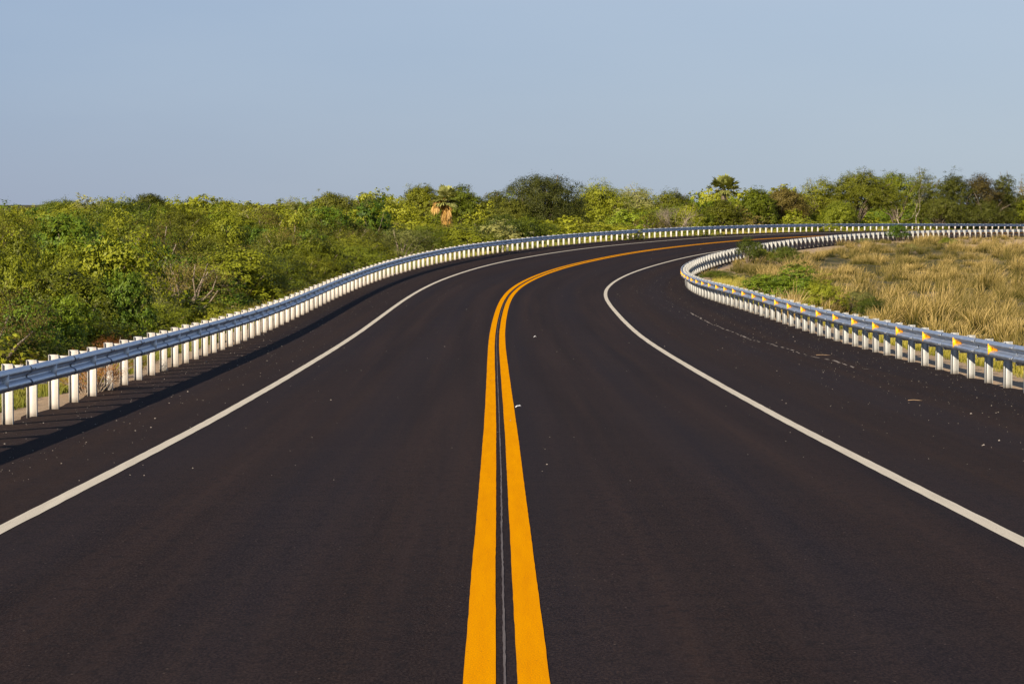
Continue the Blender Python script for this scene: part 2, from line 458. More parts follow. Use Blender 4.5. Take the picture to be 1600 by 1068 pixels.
# ------------------------------------------------------------------ ground, road, markings
def axis(lo, hi, d0, d1, step, far):
    a = list(np.arange(d0, d1 + .01, step)); s = step; x = d1
    while x < hi: s = min(s * 1.18, far); x += s; a.append(x)
    s = step; x = d0; pre = []
    while x > lo: s = min(s * 1.18, far); x -= s; pre.append(x)
    return np.array(pre[::-1] + a)
gx = axis(-6000, 6000, -34, 112, .85, 500); gy = axis(-2500, 9000, -10, 352, .85, 500)
GX, GY = np.meshgrid(gx, gy)
gxy = np.stack([GX.ravel(), GY.ravel()], 1)
gz = ground_z(gxy)
gi, go = nearest(gxy)
nx, ny = len(gx), len(gy)
I = np.arange(nx * ny).reshape(ny, nx)
gf = np.stack([I[:-1, :-1], I[:-1, 1:], I[1:, 1:], I[1:, :-1]], -1).reshape(-1, 4)
rl_i = np.interp(gi, np.arange(NS), RL_); rr_i = np.interp(gi, np.arange(NS), RR_)
gq = np.where(go < 0, -go - rl_i, go - rr_i)
infield = (go > 0)
verge = np.where(infield, .85 - .5 * smooth(gq, 1.2, 3) * (1 - smooth(gxy[:, 0], 38, 54)), 1.0 - 1.0 * smooth(gq, 2.5, 6.5))
link('ground', new_mesh('ground', np.column_stack([gxy, gz]), gf, 4, [M_GROUND], {'verge': verge}, smooth_shade=True), kind='structure')

def ribbon(offs, s0, s1, step, dz, jag=0, seed=0):
    """strip across given offsets functions; returns V, F, UV"""
    st = np.arange(s0, s1 + 1e-6, step); ar = SS.astype(float)
    x = np.interp(st, ar, SX); y = np.interp(st, ar, SY); t = np.interp(st, ar, th)
    z = np.interp(st, ar, SZ); b = np.interp(st, ar, SB)
    rows = []; uvs = []
    for o, d in offs(st):
        rows.append(np.stack([x + o * np.cos(t), y - o * np.sin(t), z + b * o + dz + d], 1))
        uvs.append(np.stack([o + 0 * st, st], 1))
    n = len(st); m = len(rows)
    V = np.stack(rows, 1).reshape(-1, 3); UV = np.stack(uvs, 1).reshape(-1, 2)
    I = np.arange(n * m).reshape(n, m)
    F = np.stack([I[:-1, :-1], I[:-1, 1:], I[1:, 1:], I[1:, :-1]], -1).reshape(-1, 4)
    return V, F, UV
sarf = SS.astype(float)
def road_offs(st):
    rl = np.interp(st, sarf, RL_) + .10 + .24 * (vnoise(st * 1.7, st * 0 + 3.3) - .5) + .14 * (vnoise(st * 5.1, st * 0 + 9.3) - .5)
    rr = np.interp(st, sarf, RR_) + .12 + .22 * (vnoise(st * 1.1, st * 0 + 5.3) - .5)
    out = [(-rl - .10, -.26), (-rl - .05, -.04), (-rl + .04, 0)]
    for k in (.8, .6, .4, .2, 0.): out.append((-rl * k, 0))
    for k in (.2, .4, .6, .8): out.append((rr * k, 0))
    out += [(rr - .04, 0), (rr + .05, -.04), (rr + .10, -.26)]
    return out
V, F, UV = ribbon(road_offs, -78, 478, .5, 0)
link('road', new_mesh('road', V, F, 4, [M_ASPH], uv=UV, smooth_shade=True), kind='structure')

def strip(name, c_fn, w, mt, s0=-40, s1=430, step=.5, dz=.004, jag=.0, seed=1):
    r = np.random.RandomState(seed)
    def offs(st):
        c = c_fn(st); j1 = (r.rand(len(st)) - .5) * jag; j2 = (r.rand(len(st)) - .5) * jag
        wob = .004 * (vnoise(st * .35, st * 0 + seed) - .5)
        return [(c - w / 2 + j1 + wob, 0), (c + 0 * st + wob, 0), (c + w / 2 + j2 + wob, 0)]
    V, F, UV = ribbon(offs, s0, s1, step, dz)
    return link(name, new_mesh(name, V, F, 4, [mt], uv=UV), kind='structure')
wl_f = lambda st: -np.interp(st, sarf, WL_)
wr_f = lambda st: np.interp(st, sarf, WR_)
strip('yellow_line', lambda st: 0 * st - .145, .173, M_YEL, jag=.003, step=.25, s1=400)
strip('yellow_line', lambda st: 0 * st + .145, .173, M_YEL, jag=.003, step=.25, seed=4, s1=400)
strip('seam_line', lambda st: -.006 + .022 * (vnoise(st * .12, st * 0 + 2) - .5), .014, M_SEAM, jag=.006, step=.15, s1=150, seed=5)
strip('edge_line', wl_f, .155, M_WHT, jag=.008, seed=6)
strip('edge_line', wr_f, .155, M_WHT, jag=.008, seed=7)

def road_pt(s, o, dz=0.0):
    x = np.interp(s, sarf, SX); y = np.interp(s, sarf, SY); t = np.interp(s, sarf, th)
    return np.stack([x + o * np.cos(t), y - o * np.sin(t), np.interp(s, sarf, SZ) + np.interp(s, sarf, SB) * o + dz], -1)
def unproject_to_road(px, py):
    """station and offset of the road point seen at a photograph pixel (used once to find where marks lie on the road)"""
    best = None
    ss = np.arange(0, 200, .25)[:, None]; oo = np.arange(-7, 9.2, .1)[None]
    P = road_pt(ss + 0 * oo, oo + 0 * ss).reshape(-1, 3)
    q = proj(P); j = ((q - [px, py])**2).sum(1).argmin()
    n = oo.shape[1]
    return ss[j // n, 0], oo[0, j % n]

# dashed chalky scuff on the right shoulder
def scuff():
    ctrl = [(985, 450), (1005, 459), (1040, 469), (1075, 486), (1110, 505), (1150, 521), (1180, 532), (1205, 538), (1235, 547), (1262, 555), (1290, 561), (1310, 566), (1335, 574), (1372, 577)]
    so = np.array([unproject_to_road(*c) for c in ctrl]); r = np.random.RandomState(3)
    L = np.concatenate([[0], np.cumsum(np.abs(np.diff(so[:, 0])) + np.abs(np.diff(so[:, 1])))])
    V = []; F = []; UV = []; t = 0
    while t < L[-1]:
        near = t / L[-1]
        dash = r.uniform(.03, .15) if near < .45 else r.uniform(.1, .8); gap = r.uniform(.15, .7) if near < .45 else r.uniform(.08, .7)
        a = np.linspace(t, min(t + dash, L[-1]), 4)
        s = np.interp(a, L, so[:, 0]); o = np.interp(a, L, so[:, 1]) + r.uniform(-.04, .04)
        w = r.uniform(.004, .012) if near < .45 else r.uniform(.012, .032)
        P1 = road_pt(s, o - w, .004); P2 = road_pt(s, o + w, .004); k = len(V)
        for i in range(4): V += [P1[i], P2[i]]; UV += [(o[i] - w, s[i]), (o[i] + w, s[i])]
        for i in range(3): F += [k + 2*i, k + 2*i + 1, k + 2*i + 3, k + 2*i + 2]
        t += dash + gap
    link('scuff_mark', new_mesh('scuff_mark', np.array(V), F, 4, [M_SCUFF], uv=np.array(UV)), kind='structure')
scuff()

# loose stone chips on the asphalt
def chips():
    r = np.random.RandomState(21); V = []; F = []; k = 0
    n = 3800
    s = 8 + 190 * r.rand(n)**1.3
    side = r.rand(n)
    o = np.where(side < .42, -np.interp(s, sarf, RL_) + np.abs(r.normal(0, 1.3, n)) + .1,
        np.where(side < .9, np.interp(s, sarf, RR_) - np.abs(r.normal(0, 1.9, n)) - .1, r.uniform(-6.5, 8, n)))
    sz = np.clip(r.lognormal(math.log(.0055), .5, n), .003, .022)
    base = road_pt(s, o)
    octa = np.array([[1,0,0],[0,1,0],[-1,0,0],[0,-1,0],[0,0,1.],[0,0,-.5]])
    of = np.array([[0,1,4],[1,2,4],[2,3,4],[3,0,4],[1,0,5],[2,1,5],[3,2,5],[0,3,5]])
    Vs = octa[None] * (sz[:, None, None] * r.uniform(.6, 1.4, (n, 6, 1)) * np.array([1, 1, .7]))
    a = r.rand(n) * 6.28
    R = np.stack([np.stack([np.cos(a), -np.sin(a)], -1), np.stack([np.sin(a), np.cos(a)], -1)], -2)
    Vs[..., :2] = np.einsum('nij,nkj->nki', R, Vs[..., :2])
    Vs = Vs + base[:, None] + np.array([0, 0, .004])
    Fs = of[None] + (np.arange(n) * 6)[:, None, None]
    link('gravel', new_mesh('gravel', Vs.reshape(-1, 3), Fs.reshape(-1, 3), 3, [M_STONE]), kind='stuff',
         label='loose pale stone chips scattered over the dark shoulders of the road', category='gravel')
chips()

# ------------------------------------------------------------------ guardrails
SP = 1.905
# W-beam profile in (depth towards road d, height z), thickness below
BZ = .842     # top of the beam above the asphalt at the posts
W_PROF = [(.030, 0), (.052, -.010), (.070, -.028), (.083, -.058), (.083, -.078), (.060, -.104), (.012, -.128), (.0, -.142),
          (.0, -.168), (.012, -.182), (.060, -.206), (.083, -.232), (.083, -.252), (.070, -.282), (.052, -.300), (.030, -.311)]
def ibeam(mb, d0, d1, z0, z1, w=.10, t=.0065, m=0):
    """I section: web across the rail (local x from d0 to d1), flanges parallel to it (local y)"""
    mb.box(d0, d0 + t, -w/2, w/2, z0, z1, m)
    mb.box(d1 - t, d1, -w/2, w/2, z0, z1, m)
    mb.box(d0 + t, d1 - t, -t/2, t/2, z0, z1, m)
POST_H = .86
def post_mesh(name, mt):
    mb = MB(); ibeam(mb, -.075, .075, -.5, POST_H); return mb.mesh(name, [mt])
def block_mesh(name, mt):
    mb = MB(); ibeam(mb, .077, .227, .50, POST_H - .016, w=.10); return mb.mesh(name, [mt])
BEAM0 = .229           # beam's back from the post's centre
def guardrail(name, label, side, first, count, extra_before, m_post, m_ref, ref_phase):
    o_line = -RL_ if side < 0 else RR_
    BZ = .842 if side < 0 else .868
    P = line3(o_line); a = arclen(P)
    T = np.gradient(P[:, :2], axis=0); T /= np.linalg.norm(T, axis=1)[:, None]
    def at(s):
        p = np.stack([np.interp(s, a, P[:, k]) for k in range(3)], -1)
        t = np.stack([np.interp(s, a, T[:, k]) for k in range(2)], -1)
        return p, t / np.linalg.norm(t, axis=-1, keepdims=True)
    def tow(t):   # unit vector towards the road
        return np.stack([t[..., 1], -t[..., 0]], -1) * (1 if side < 0 else -1)
    p0, t0 = at(first)
    root = bpy.data.objects.new(name, None); COL.objects.link(root)
    root.location = p0; root['label'] = label; root['category'] = 'guardrail'; root['group'] = 'guardrails along the road edges'
    org = Vector(p0)
    pm = post_mesh('post', m_post); bm_ = block_mesh('blockout', m_post)
    pm2 = post_mesh('post', M_POSTR)
    rest = []
    order = list(range(-extra_before, count))
    rs = random.Random(5 + side)
    for k in order:
        p, t = at(first + k * SP); n = tow(t)
        ang = math.atan2(n[1], n[0]) + rs.uniform(-.03, .03)
        if k < 100 - extra_before:
            old = (side < 0 and k == 7)
            o = link('post', pm2 if old else pm, root)
            o.location = Vector(p) - org + Vector((0, 0, rs.uniform(-.012, .012))); o.rotation_euler = (0, 0, ang)
            if old: o['label'] = 'mottled grey weathered post'
            b = link('blockout', bm_, o)
        else: rest.append((p, ang))
    if rest:
        mb = MB()
        for p, ang in rest:
            c, s = math.cos(ang), math.sin(ang); off = np.array(p) - np.array(p0)
            def fn(V, c=c, s=s, off=off):
                W = V.copy(); W[:, 0] = V[:, 0]*c - V[:, 1]*s; W[:, 1] = V[:, 0]*s + V[:, 1]*c; return W + off
            for (d0, d1, z0, z1) in ((-.075, .075, -.5, POST_H), (.077, .227, .50, POST_H - .016)):
                tt = .0065
                mb.box(d0, d0+tt, -.05, .05, z0, z1, 0, fn); mb.box(d1-tt, d1, -.05, .05, z0, z1, 0, fn); mb.box(d0+tt, d1-tt, -tt/2, tt/2, z0, z1, 0, fn)
        link('post_row', mb.mesh('post_row', [m_post]), root, kind='stuff')
    # beam panels: two post spacings long, lapped over the next one in the direction of travel
    smin, smax = first - extra_before * SP - .2, first + (count - 1) * SP + .4
    k = 0
    # panels start half a spacing before an even post
    s = first - (extra_before + (extra_before % 2)) * SP + (0 if ref_phase == 0 else SP) + (.20 if side < 0 else -.16)
    bolt_me = None
    prof = np.array(W_PROF); npf = len(prof)
    thick = .003
    while s < smax:
        s0, s1 = s, s + 2 * SP + .30
        ss = np.array([s0, s0 + .03, s0 + .12, s0 + .5, s0 + 1.2, s0 + 2.0, s0 + 2.8, s1 - .35, s1 - .31, s1])
        proud = np.array([.016, .016, .015, .010, .004, 0, 0, 0, -.002, -.003])
        if True:
            p, t = at(ss); n = tow(t)
            fr = []
            for extra in (0, -thick):
                d = BEAM0 + prof[:, 0][None] + proud[:, None] + extra
                z = BZ + prof[:, 1] + (0 if extra == 0 else 0)
                x = p[:, 0:1] + n[:, 0:1] * d; y = p[:, 1:2] + n[:, 1:2] * d
                zz_ = p[:, 2:3] + z[None] + 0 * x
                fr.append(np.stack([x, y, zz_], -1))
            V = np.concatenate([fr[0].reshape(-1, 3), fr[1].reshape(-1, 3)]) - np.array(p0)
            n1 = len(ss) * npf; Fq = []
            for i in range(len(ss) - 1):
                for j in range(npf - 1):
                    q = (i*npf+j, i*npf+j+1, (i+1)*npf+j+1, (i+1)*npf+j)
                    Fq.append(q); Fq.append(tuple(x + n1 for x in q[::-1]))
            for i in range(len(ss) - 1):
                for j in (0, npf - 1): Fq.append((i*npf+j, (i+1)*npf+j, (i+1)*npf+j+n1, i*npf+j+n1))
            for i in (0, len(ss) - 1):
                for j in range(npf - 1): Fq.append((i*npf+j, i*npf+j+n1, i*npf+j+1+n1, i*npf+j+1))
            me = new_mesh('beam', V, np.array(Fq), 4, [M_BEAM], smooth_shade=False)
            bo = link('beam', me, root)
            if s < first + 22 * SP and s > first - 3 * SP:     # splice bolts where they can be seen
                if bolt_me is None:
                    mb = MB(); mb.tube([[0, 0, 0], [.013, 0, 0]], .014, 6); bolt_me = mb.mesh('bolt', [M_BOLT])
                for ds_, dz_ in ((.06, -.055), (.06, -.255), (.22, -.055), (.22, -.255)):
                    pp, tt_ = at(s0 + ds_); nn = tow(tt_)
                    dd = BEAM0 + .083 + .012
                    bl = link('bolt', bolt_me, bo)
                    bl.location = Vector((pp[0] + nn[0] * dd, pp[1] + nn[1] * dd, pp[2] + BZ + dz_)) - org
                    bl.rotation_euler = (0, 0, math.atan2(nn[1], nn[0]))
        s += 2 * SP; k += 1
    # reflectors: bent trapezoid plates standing in the beam's valley half way between the laps
    sr = first - (extra_before + (extra_before % 2)) * SP + (SP if ref_phase == 0 else 0) + .25
    rm = None; k = 0
    while sr < smax and k < 100:
        if sr > smin + .5:
            p, t = at(sr); n = tow(t)
            if rm is None:
                mb = MB()
                # local x towards the road, y along the rail; plate faces the traffic
                Vp = np.array([[.004, 0, -.060], [.090, 0, -.092], [.090, 0, .092], [.004, 0, .060]])
                if side < 0: Vp = np.array([[.006, 0, -.045], [.088, .055, -.092], [.088, .055, .092], [.006, 0, .045]])
                Vp = Vp + np.array([[0, (z_ + .09) * (.30 if side < 0 else .1), 0] for z_ in Vp[:, 2]])
                Vb = Vp + [0, .003, 0]
                mb.add(np.concatenate([Vp, Vb]), [(0,1,2,3), (7,6,5,4), (0,4,5,1), (1,5,6,2), (2,6,7,3), (3,7,4,0)])
                sg_ = 1
                mb.box(.002, .006, .09, .15, -.032, .032)
                if side > 0:   # orange strip along the valley, painting the plate's reflection in the beam
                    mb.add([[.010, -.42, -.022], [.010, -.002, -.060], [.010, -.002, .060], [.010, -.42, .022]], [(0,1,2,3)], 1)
                rm = mb.mesh('reflector', [m_ref, M_REFGLOW])
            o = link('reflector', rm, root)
            dd = BEAM0
            o.location = Vector((p[0] + n[0]*dd, p[1] + n[1]*dd, p[2] + BZ - .155)) - org
            o.rotation_euler = (0, 0, math.atan2(n[1], n[0]))
            if side > 0:   # local y must point along travel; mirror by scale for the right rail
                o.scale = (1.08, -1.15, 1.12)
            else: o.scale = (1.05, 1, 1.1)
        sr += 2 * SP; k += 1
    return root
guardrail('guardrail', 'galvanised W-beam guardrail with white reflectors along the left, outer edge of the curve', -1, 18.002, 172, 8, M_POST, M_REFW, 0)
guardrail('guardrail', 'galvanised W-beam guardrail with yellow reflectors round the inner, right edge of the curve', 1, 28.744, 142, 10, M_POSTG, M_REFY, 1)

# small things on the asphalt
def litter(px, py, w, label):
    s, o = unproject_to_road(px, py); r = np.random.RandomState(int(px))
    mb = MB(); n = 5; g = []
    for i in range(n):
        for j in range(3):
            g.append([(i / (n-1) - .5) * w, (j / 2 - .5) * w * .5, .006 + abs(r.normal(0, .012)) + (.02 if 0 < i < n-1 else 0)])
    F = [(i*3+j, (i+1)*3+j, (i+1)*3+j+1, i*3+j+1) for i in range(n-1) for j in range(2)]
    mb.add(g, F)
    o_ = link('paper_scrap', mb.mesh('paper_scrap', [M_REFW]), None, label=label, category='litter', group='scraps of litter on the road')
    o_.location = Vector(road_pt(np.array(s), np.array(o))); o_.rotation_euler = (0, 0, .2)
litter(809, 637, .09, 'small crumpled white scrap lying just right of the double yellow line')
litter(837, 526.5, .09, 'small white scrap farther up the right-hand lane beyond the other scrap')
def twig(px, py, L, ang, label):
    s, o = unproject_to_road(px, py)
    mb = MB(); mb.tube([[-L/2, 0, .012], [-L*.1, .02, .02], [L*.2, -.01, .018], [L/2, .01, .012]], [.006, .0055, .005, .003], 5)
    o_ = link('twig', mb.mesh('twig', [simple('straw_twig', (.26, .165, .09), (.36, .24, .14), 20, .8)]), None, label=label, category='twig', group='twigs on the right shoulder')
    o_.location = Vector(road_pt(np.array(s), np.array(o))); o_.rotation_euler = (0, 0, ang)
twig(1286, 555.5, .36, -.35, 'thin straw coloured twig beside the chalky scuff on the right shoulder')
twig(1429, 626, .24, -.3, 'short pale twig alone on the wide right shoulder near the front')

# ------------------------------------------------------------------ foliage builders
def leaf_quads(r, C, N, size, aspect=.5):
    """C (n,3) centres, N (n,3) normals -> quad vertices (n,4,3)"""
    n = len(C)
    N = N / (np.linalg.norm(N, axis=1)[:, None] + 1e-9)
    A = np.cross(N, r.normal(size=(n, 3))); A /= np.linalg.norm(A, axis=1)[:, None] + 1e-9
    B = np.cross(N, A)
    s = size * r.uniform(.6, 1.35, n)
    a = A * s[:, None] * .5; b = B * s[:, None] * .5 * aspect
    bend = N * (s * r.uniform(-.12, .12, n))[:, None]
    # pointed, kite-like leaf
    return np.stack([C - a, C + b - a * .1 + bend, C + a, C - b - a * .1 + bend], 1)
def crown_cloud(r, W, H, z0, nclump, per, leaf, ragged=.25, clump_r=.13, flat=.0, hollow=.45, aspect=.5, lobes=5, feather=0):
    """leaf quads of an uneven crown W wide, H high from height z0"""
    # many rounded lobes give the outline; the leaves sit on their shells
    lob = []
    golden = 2.399963
    for i in range(lobes):
        t = (i + .5) / lobes
        a = i * golden + r.uniform(-.4, .4); el = math.asin(1 - t * 1.05) if t < .95 else 0
        k = r.uniform(.78, 1.08)
        lr = W * r.uniform(.19, .31)
        d = max(0, W / 2 * math.cos(el) * k - lr * .55)
        zc = z0 + H * (.22 + .60 * math.sin(max(el, 0)) * k + (flat * .15 if el > .6 else 0))
        lob.append([math.cos(a) * d, math.sin(a) * d, zc, lr, lr * r.uniform(.65, .95) * min(1.6, max(.6, H / W * 1.5))])
    lob.append([0, 0, z0 + H * .45, W * .30, H * .42])
    lob = np.array(lob)
    pw = lob[:, 3]**2; pw[-1] *= .5; pw /= pw.sum()
    li = r.choice(len(lob), nclump, p=pw)
    D = r.normal(size=(nclump, 3)); D /= np.linalg.norm(D, axis=1)[:, None]
    D[:, 2] = np.where(D[:, 2] < -.25, -D[:, 2], D[:, 2])
    rad = hollow + (1 - hollow) * r.rand(nclump)**.35
    rad *= 1 + ragged * (r.rand(nclump) - .4)
    cc = np.stack([lob[li, 0] + D[:, 0] * lob[li, 3] * rad, lob[li, 1] + D[:, 1] * lob[li, 3] * rad, lob[li, 2] + D[:, 2] * lob[li, 4] * rad], 1)
    cc[:, 2] = np.maximum(cc[:, 2], z0 * .6 + .05)
    if feather:      # upright wands sticking out
        k = r.rand(nclump) < feather * .5
        cc[k] += np.stack([r.normal(0, .04, k.sum()) * W, r.normal(0, .04, k.sum()) * W, r.uniform(.02, .18, k.sum()) * H], 1)
    cr = W * clump_r * r.uniform(.5, 1.3, nclump)
    ci = np.repeat(np.arange(nclump), per)
    G = r.normal(size=(len(ci), 3)) * .5
    G[:, 2] *= .7
    C = cc[ci] + G * cr[ci][:, None]
    out = C - lob[li[ci], :3]; out /= np.linalg.norm(out, axis=1)[:, None] + 1e-9
    N = out * 1.0 + r.normal(size=C.shape) * .32 + np.array([0, 0, .15])
    Q = leaf_quads(r, C, N, leaf, aspect)
    rnd = np.clip(r.rand(len(ci)) * .6 + r.rand(nclump)[ci] * .4, 0, 1)
    return Q, np.repeat(rnd, 4), cc
def limbs(r, mb, base, tips, r0, sides=5, sag=.12, fork=.35):
    """a short trunk that splits towards the tip points"""
    base = np.array(base, float)
    for tp in tips:
        tp = np.array(tp, float); n = 6; t = np.linspace(0, 1, n)[:, None]
        mid = base + (tp - base) * np.array([.25, .25, .6])
        P = (1-t)**2 * base + 2 * t * (1-t) * mid + t**2 * tp
        P[1:-1] += r.normal(0, .02 * np.linalg.norm(tp - base), (n-2, 3))
        mb.tube(P, r0 * (1 - .82 * t[:, 0]) + .004, sides)
def leaves_mesh(name, Q, rnd, m, tint=None):
    n = len(Q)
    at = {'rnd': rnd, 'tint': np.zeros(n*4) if tint is None else tint}
    return new_mesh(name, Q.reshape(-1, 3), np.arange(n * 4), 4, [m], at)

# shrub kinds: unit plants about 1 m of height, scaled per plant (W and H in metres at scale 1)
KINDS = {
 'feathery_olive': dict(mat='olive', W=3.4, H=2.4, n=620, per=30, leaf=0.058, look='olive spreading', cat='shrub', asp=.42, cr=0.05, rag=0.3, fe=.25),
 'yellow_bush':    dict(mat='lime',  W=3.0, H=2.3, n=560, per=28, leaf=0.068, look='yellow-green round', cat='shrub', asp=.6, cr=0.05, rag=0.22, fe=.1),
 'dark_bush':      dict(mat='dark',  W=3.2, H=2.6, n=480, per=28, leaf=0.088, look='dark broad-leaved', cat='shrub', asp=.6, cr=0.05, rag=0.2, fe=.05),
 'twiggy_brown':   dict(mat='brown', W=3.3, H=2.2, n=380, per=22, leaf=0.055, look='brown twiggy', cat='shrub', asp=.4, cr=0.07, rag=0.5, fe=.35),
 'pale_wand':      dict(mat='grey',  W=2.8, H=2.4, n=480, per=26, leaf=0.058, look='pale wispy', cat='shrub', asp=.35, cr=0.055, rag=0.35, fe=.5),
 'green_mound':    dict(mat='green', W=3.6, H=2.2, n=620, per=28, leaf=0.065, look='green mounded', cat='shrub', asp=.5, cr=0.05, rag=0.22, fe=.1),
}
SHR = {}
for ki, (kn, K) in enumerate(KINDS.items()):
    for v in range(3):
        r = np.random.RandomState(100 + ki * 7 + v)
        Q, rnd, cc = crown_cloud(r, K['W'], K['H'] - .15, .15, K['n'], K['per'], K['leaf'], K['rag'], K['cr'], aspect=K['asp'], lobes=6 + v * 3, feather=K['fe'])
        fm = leaves_mesh('foliage', Q, rnd, LM[K['mat']])
        mb = MB(); r2 = np.random.RandomState(v)
        nt_ = 26 if kn == 'twiggy_brown' else 12
        limbs(r2, mb, (0, 0, -.2), cc[r2.choice(len(cc), nt_, replace=False)], .045)
        SHR[(kn, v)] = (fm, mb.mesh('stem', [M_BARKG if kn in ('twiggy_brown', 'pale_wand') else M_BARK]), K)

def place(kind, mesh_f, mesh_s, x, y, z, rz, sc, label, cat, group=None, fname='foliage', sname='stem', name=None):
    e = bpy.data.objects.new(name or kind, None); COL.objects.link(e)
    e.location = (x, y, z); e.rotation_euler = (0, 0, rz); e.scale = sc
    e['label'] = label; e['category'] = cat
    if group: e['group'] = group
    link(fname, mesh_f, e)
    if mesh_s: link(sname, mesh_s, e)
    return e

# ---- the wild scrub beyond the outer rail
PL = line3(-RL_); QL = proj(PL + [0, 0, .8]); okv = (PL[:, 1] > 20)
qx, qd, qy = QL[okv, 0], PL[okv, 1], QL[okv, 1]
def rail_at(px):   # depth of the outer rail and image row of its top in the direction px
    return np.interp(px, qx, qd), np.interp(px, qx, qy)
SKYL = np.array([(-200, 329), (0, 328), (60, 326), (130, 326), (240, 317), (320, 325), (400, 324), (480, 321), (560, 320), (620, 316), (680, 330), (740, 326), (790, 322), (850, 330), (915, 326), (960, 312),
                 (1060, 314), (1120, 314), (1180, 308), (1250, 308), (1310, 318), (1345, 338), (1440, 340), (1500, 326), (1600, 326), (1800, 322)], float)
OPEN = [(190, 322, 97, 468), (665, 738, 256, 348), (785, 918, 268, 336), (1335, 1450, 318, 345), (1030, 1075, 258, 345)]   # low growth in front of these
D_SKY = lambda px: np.interp(px, [0, 500, 900, 1300, 1700], [400, 380, 330, 335, 385])
rs = np.random.RandomState(77)
cand = []
d = 40.0
while d < 430:
    step = 2.0 + d * .0085
    half = 0.235 * d + 3
    x = -half
    while x < half:
        cand.append((x + rs.uniform(-.5, .5) * step, d + rs.uniform(-.5, .5) * step, step)); x += step
    d += step * .92
cand = np.array(cand)
ci_, co_ = nearest(cand[:, :2])
crl = np.interp(ci_, np.arange(NS), RL_)
gap = -co_ - crl
near_edge = 3.6 - 1.6 * smooth(ci_ - NB_, 100, 200)
keep = (gap > near_edge)
cand, gap, ci_ = cand[keep], gap[keep], ci_[keep]
gzc = ground_z(cand[:, :2])
px = 800 + F_PX * cand[:, 0] / cand[:, 1]
dr, yr = rail_at(px)
ds_ = D_SKY(px)
g = (1/dr - 1/cand[:, 1]) / (1/dr - 1/ds_)
ysk = np.interp(px, SKYL[:, 0], SKYL[:, 1])
yt = yr + (ysk - yr) * np.clip(g, 0, 1.05) + 2
ttop = CAM_Z - (yt - 318) / F_PX * cand[:, 1]
hgt = ttop - gzc
patch = fbm(cand[:, 0] * .16 + 9, cand[:, 1] * .09 + 31)
kindn = fbm(cand[:, 0] * .22 + 90, cand[:, 1] * .10 + 3)
kr = rs.rand(len(cand)); var = rs.randint(0, 3, len(cand))
hgt = np.clip(hgt + (rs.rand(len(cand))**1.6 - .50) * np.interp(cand[:, 1], [50, 150, 350], [1.9, 3.0, 4.2]) + (fbm(cand[:, 0] * .17 + 3, cand[:, 1] * .06 + 8) - .5) * 3.2 - .95 * smooth(cand[:, 1], 120, 360), .8, 7.5)
hgt = np.where(gap < 6, np.minimum(hgt, 1.2 + gap * .42), hgt)
for a0, a1, dm, yl in OPEN:
    k_ = (px > a0) & (px < a1) & (cand[:, 1] < dm)
    hgt = np.where(k_, np.minimum(hgt, np.maximum(CAM_Z - (yl - 318) / F_PX * cand[:, 1] - gzc, .7)), hgt)
names_k = list(KINDS)
def pick(i):
    u = kr[i]; p = kindn[i]
    if p > .62: order = ['dark_bush', 'green_mound', 'feathery_olive', 'yellow_bush']
    elif p > .52: order = ['green_mound', 'feathery_olive', 'twiggy_brown', 'pale_wand']
    elif p > .42: order = ['feathery_olive', 'yellow_bush', 'green_mound', 'dark_bush']
    else: order = ['yellow_bush', 'feathery_olive', 'pale_wand', 'green_mound']
    return order[0] if u < .42 else order[1] if u < .70 else order[2] if u < .88 else order[3]
wid = cand[:, 2] * rs.uniform(1.0, 1.9, len(cand))
inview = (px > -60) & (px < 1660)
size_px = wid * np.clip(hgt, 0, 3) / cand[:, 1]**2
# parts of the scrub standing low behind others barely show
size_px = np.where(inview, size_px, 0)
rank = np.argsort(-size_px, kind='stable')
indiv = set(rank[:300].tolist())
def zone(px_, d_, gap_):
    if gap_ < 7: dz_ = 'in front row'
    elif gap_ < 14: dz_ = 'in middle rows'
    else: dz_ = 'deep in scrub'
    for lim, nm in ((150, 'by the near left rail'), (330, 'below the bare bush'), (480, 'right of the bare bush'),
                    (660, 'below the dark tree'), (790, 'below the brown palm'), (930, 'below the domed tree'), (1150, 'left of the green palm'), (1400, 'right of the green palm')):
        if px_ < lim: return dz_, nm
    return dz_, 'under the tall trees'
groups = {}
for i in sorted(indiv):
    k = pick(i); z1, z2 = zone(px[i], cand[i, 1], gap[i])
    groups.setdefault((k, z1, z2), []).append(i)
ORD = ['first', 'second', 'third', 'fourth', 'fifth', 'sixth', 'seventh', 'eighth', 'ninth', 'tenth', 'eleventh', 'twelfth', 'thirteenth', 'fourteenth', 'fifteenth', 'sixteenth', 'seventeenth', 'eighteenth', 'nineteenth', 'twentieth']
for (k, z1, z2), lst in groups.items():
    lst.sort(key=lambda i: px[i])
    for n_, i in enumerate(lst):
        fm, sm, K = SHR[(k, var[i])]
        look = K['look']
        z2s = z2
        lab = (f'{look} shrub {z1} {z2s}' if len(lst) == 1 else f'{ORD[min(n_, 19)]} from left, {look} shrub {z1} {z2s}')
        wv = wid[i] / K['W'] * 1.08; hv = hgt[i] / K['H']
        place('shrub', fm, sm, cand[i, 0], cand[i, 1], gzc[i] - .05, rs.uniform(0, 6.28), (wv, wv, hv), lab, 'shrub', 'shrubs of the scrub beyond the guardrail')

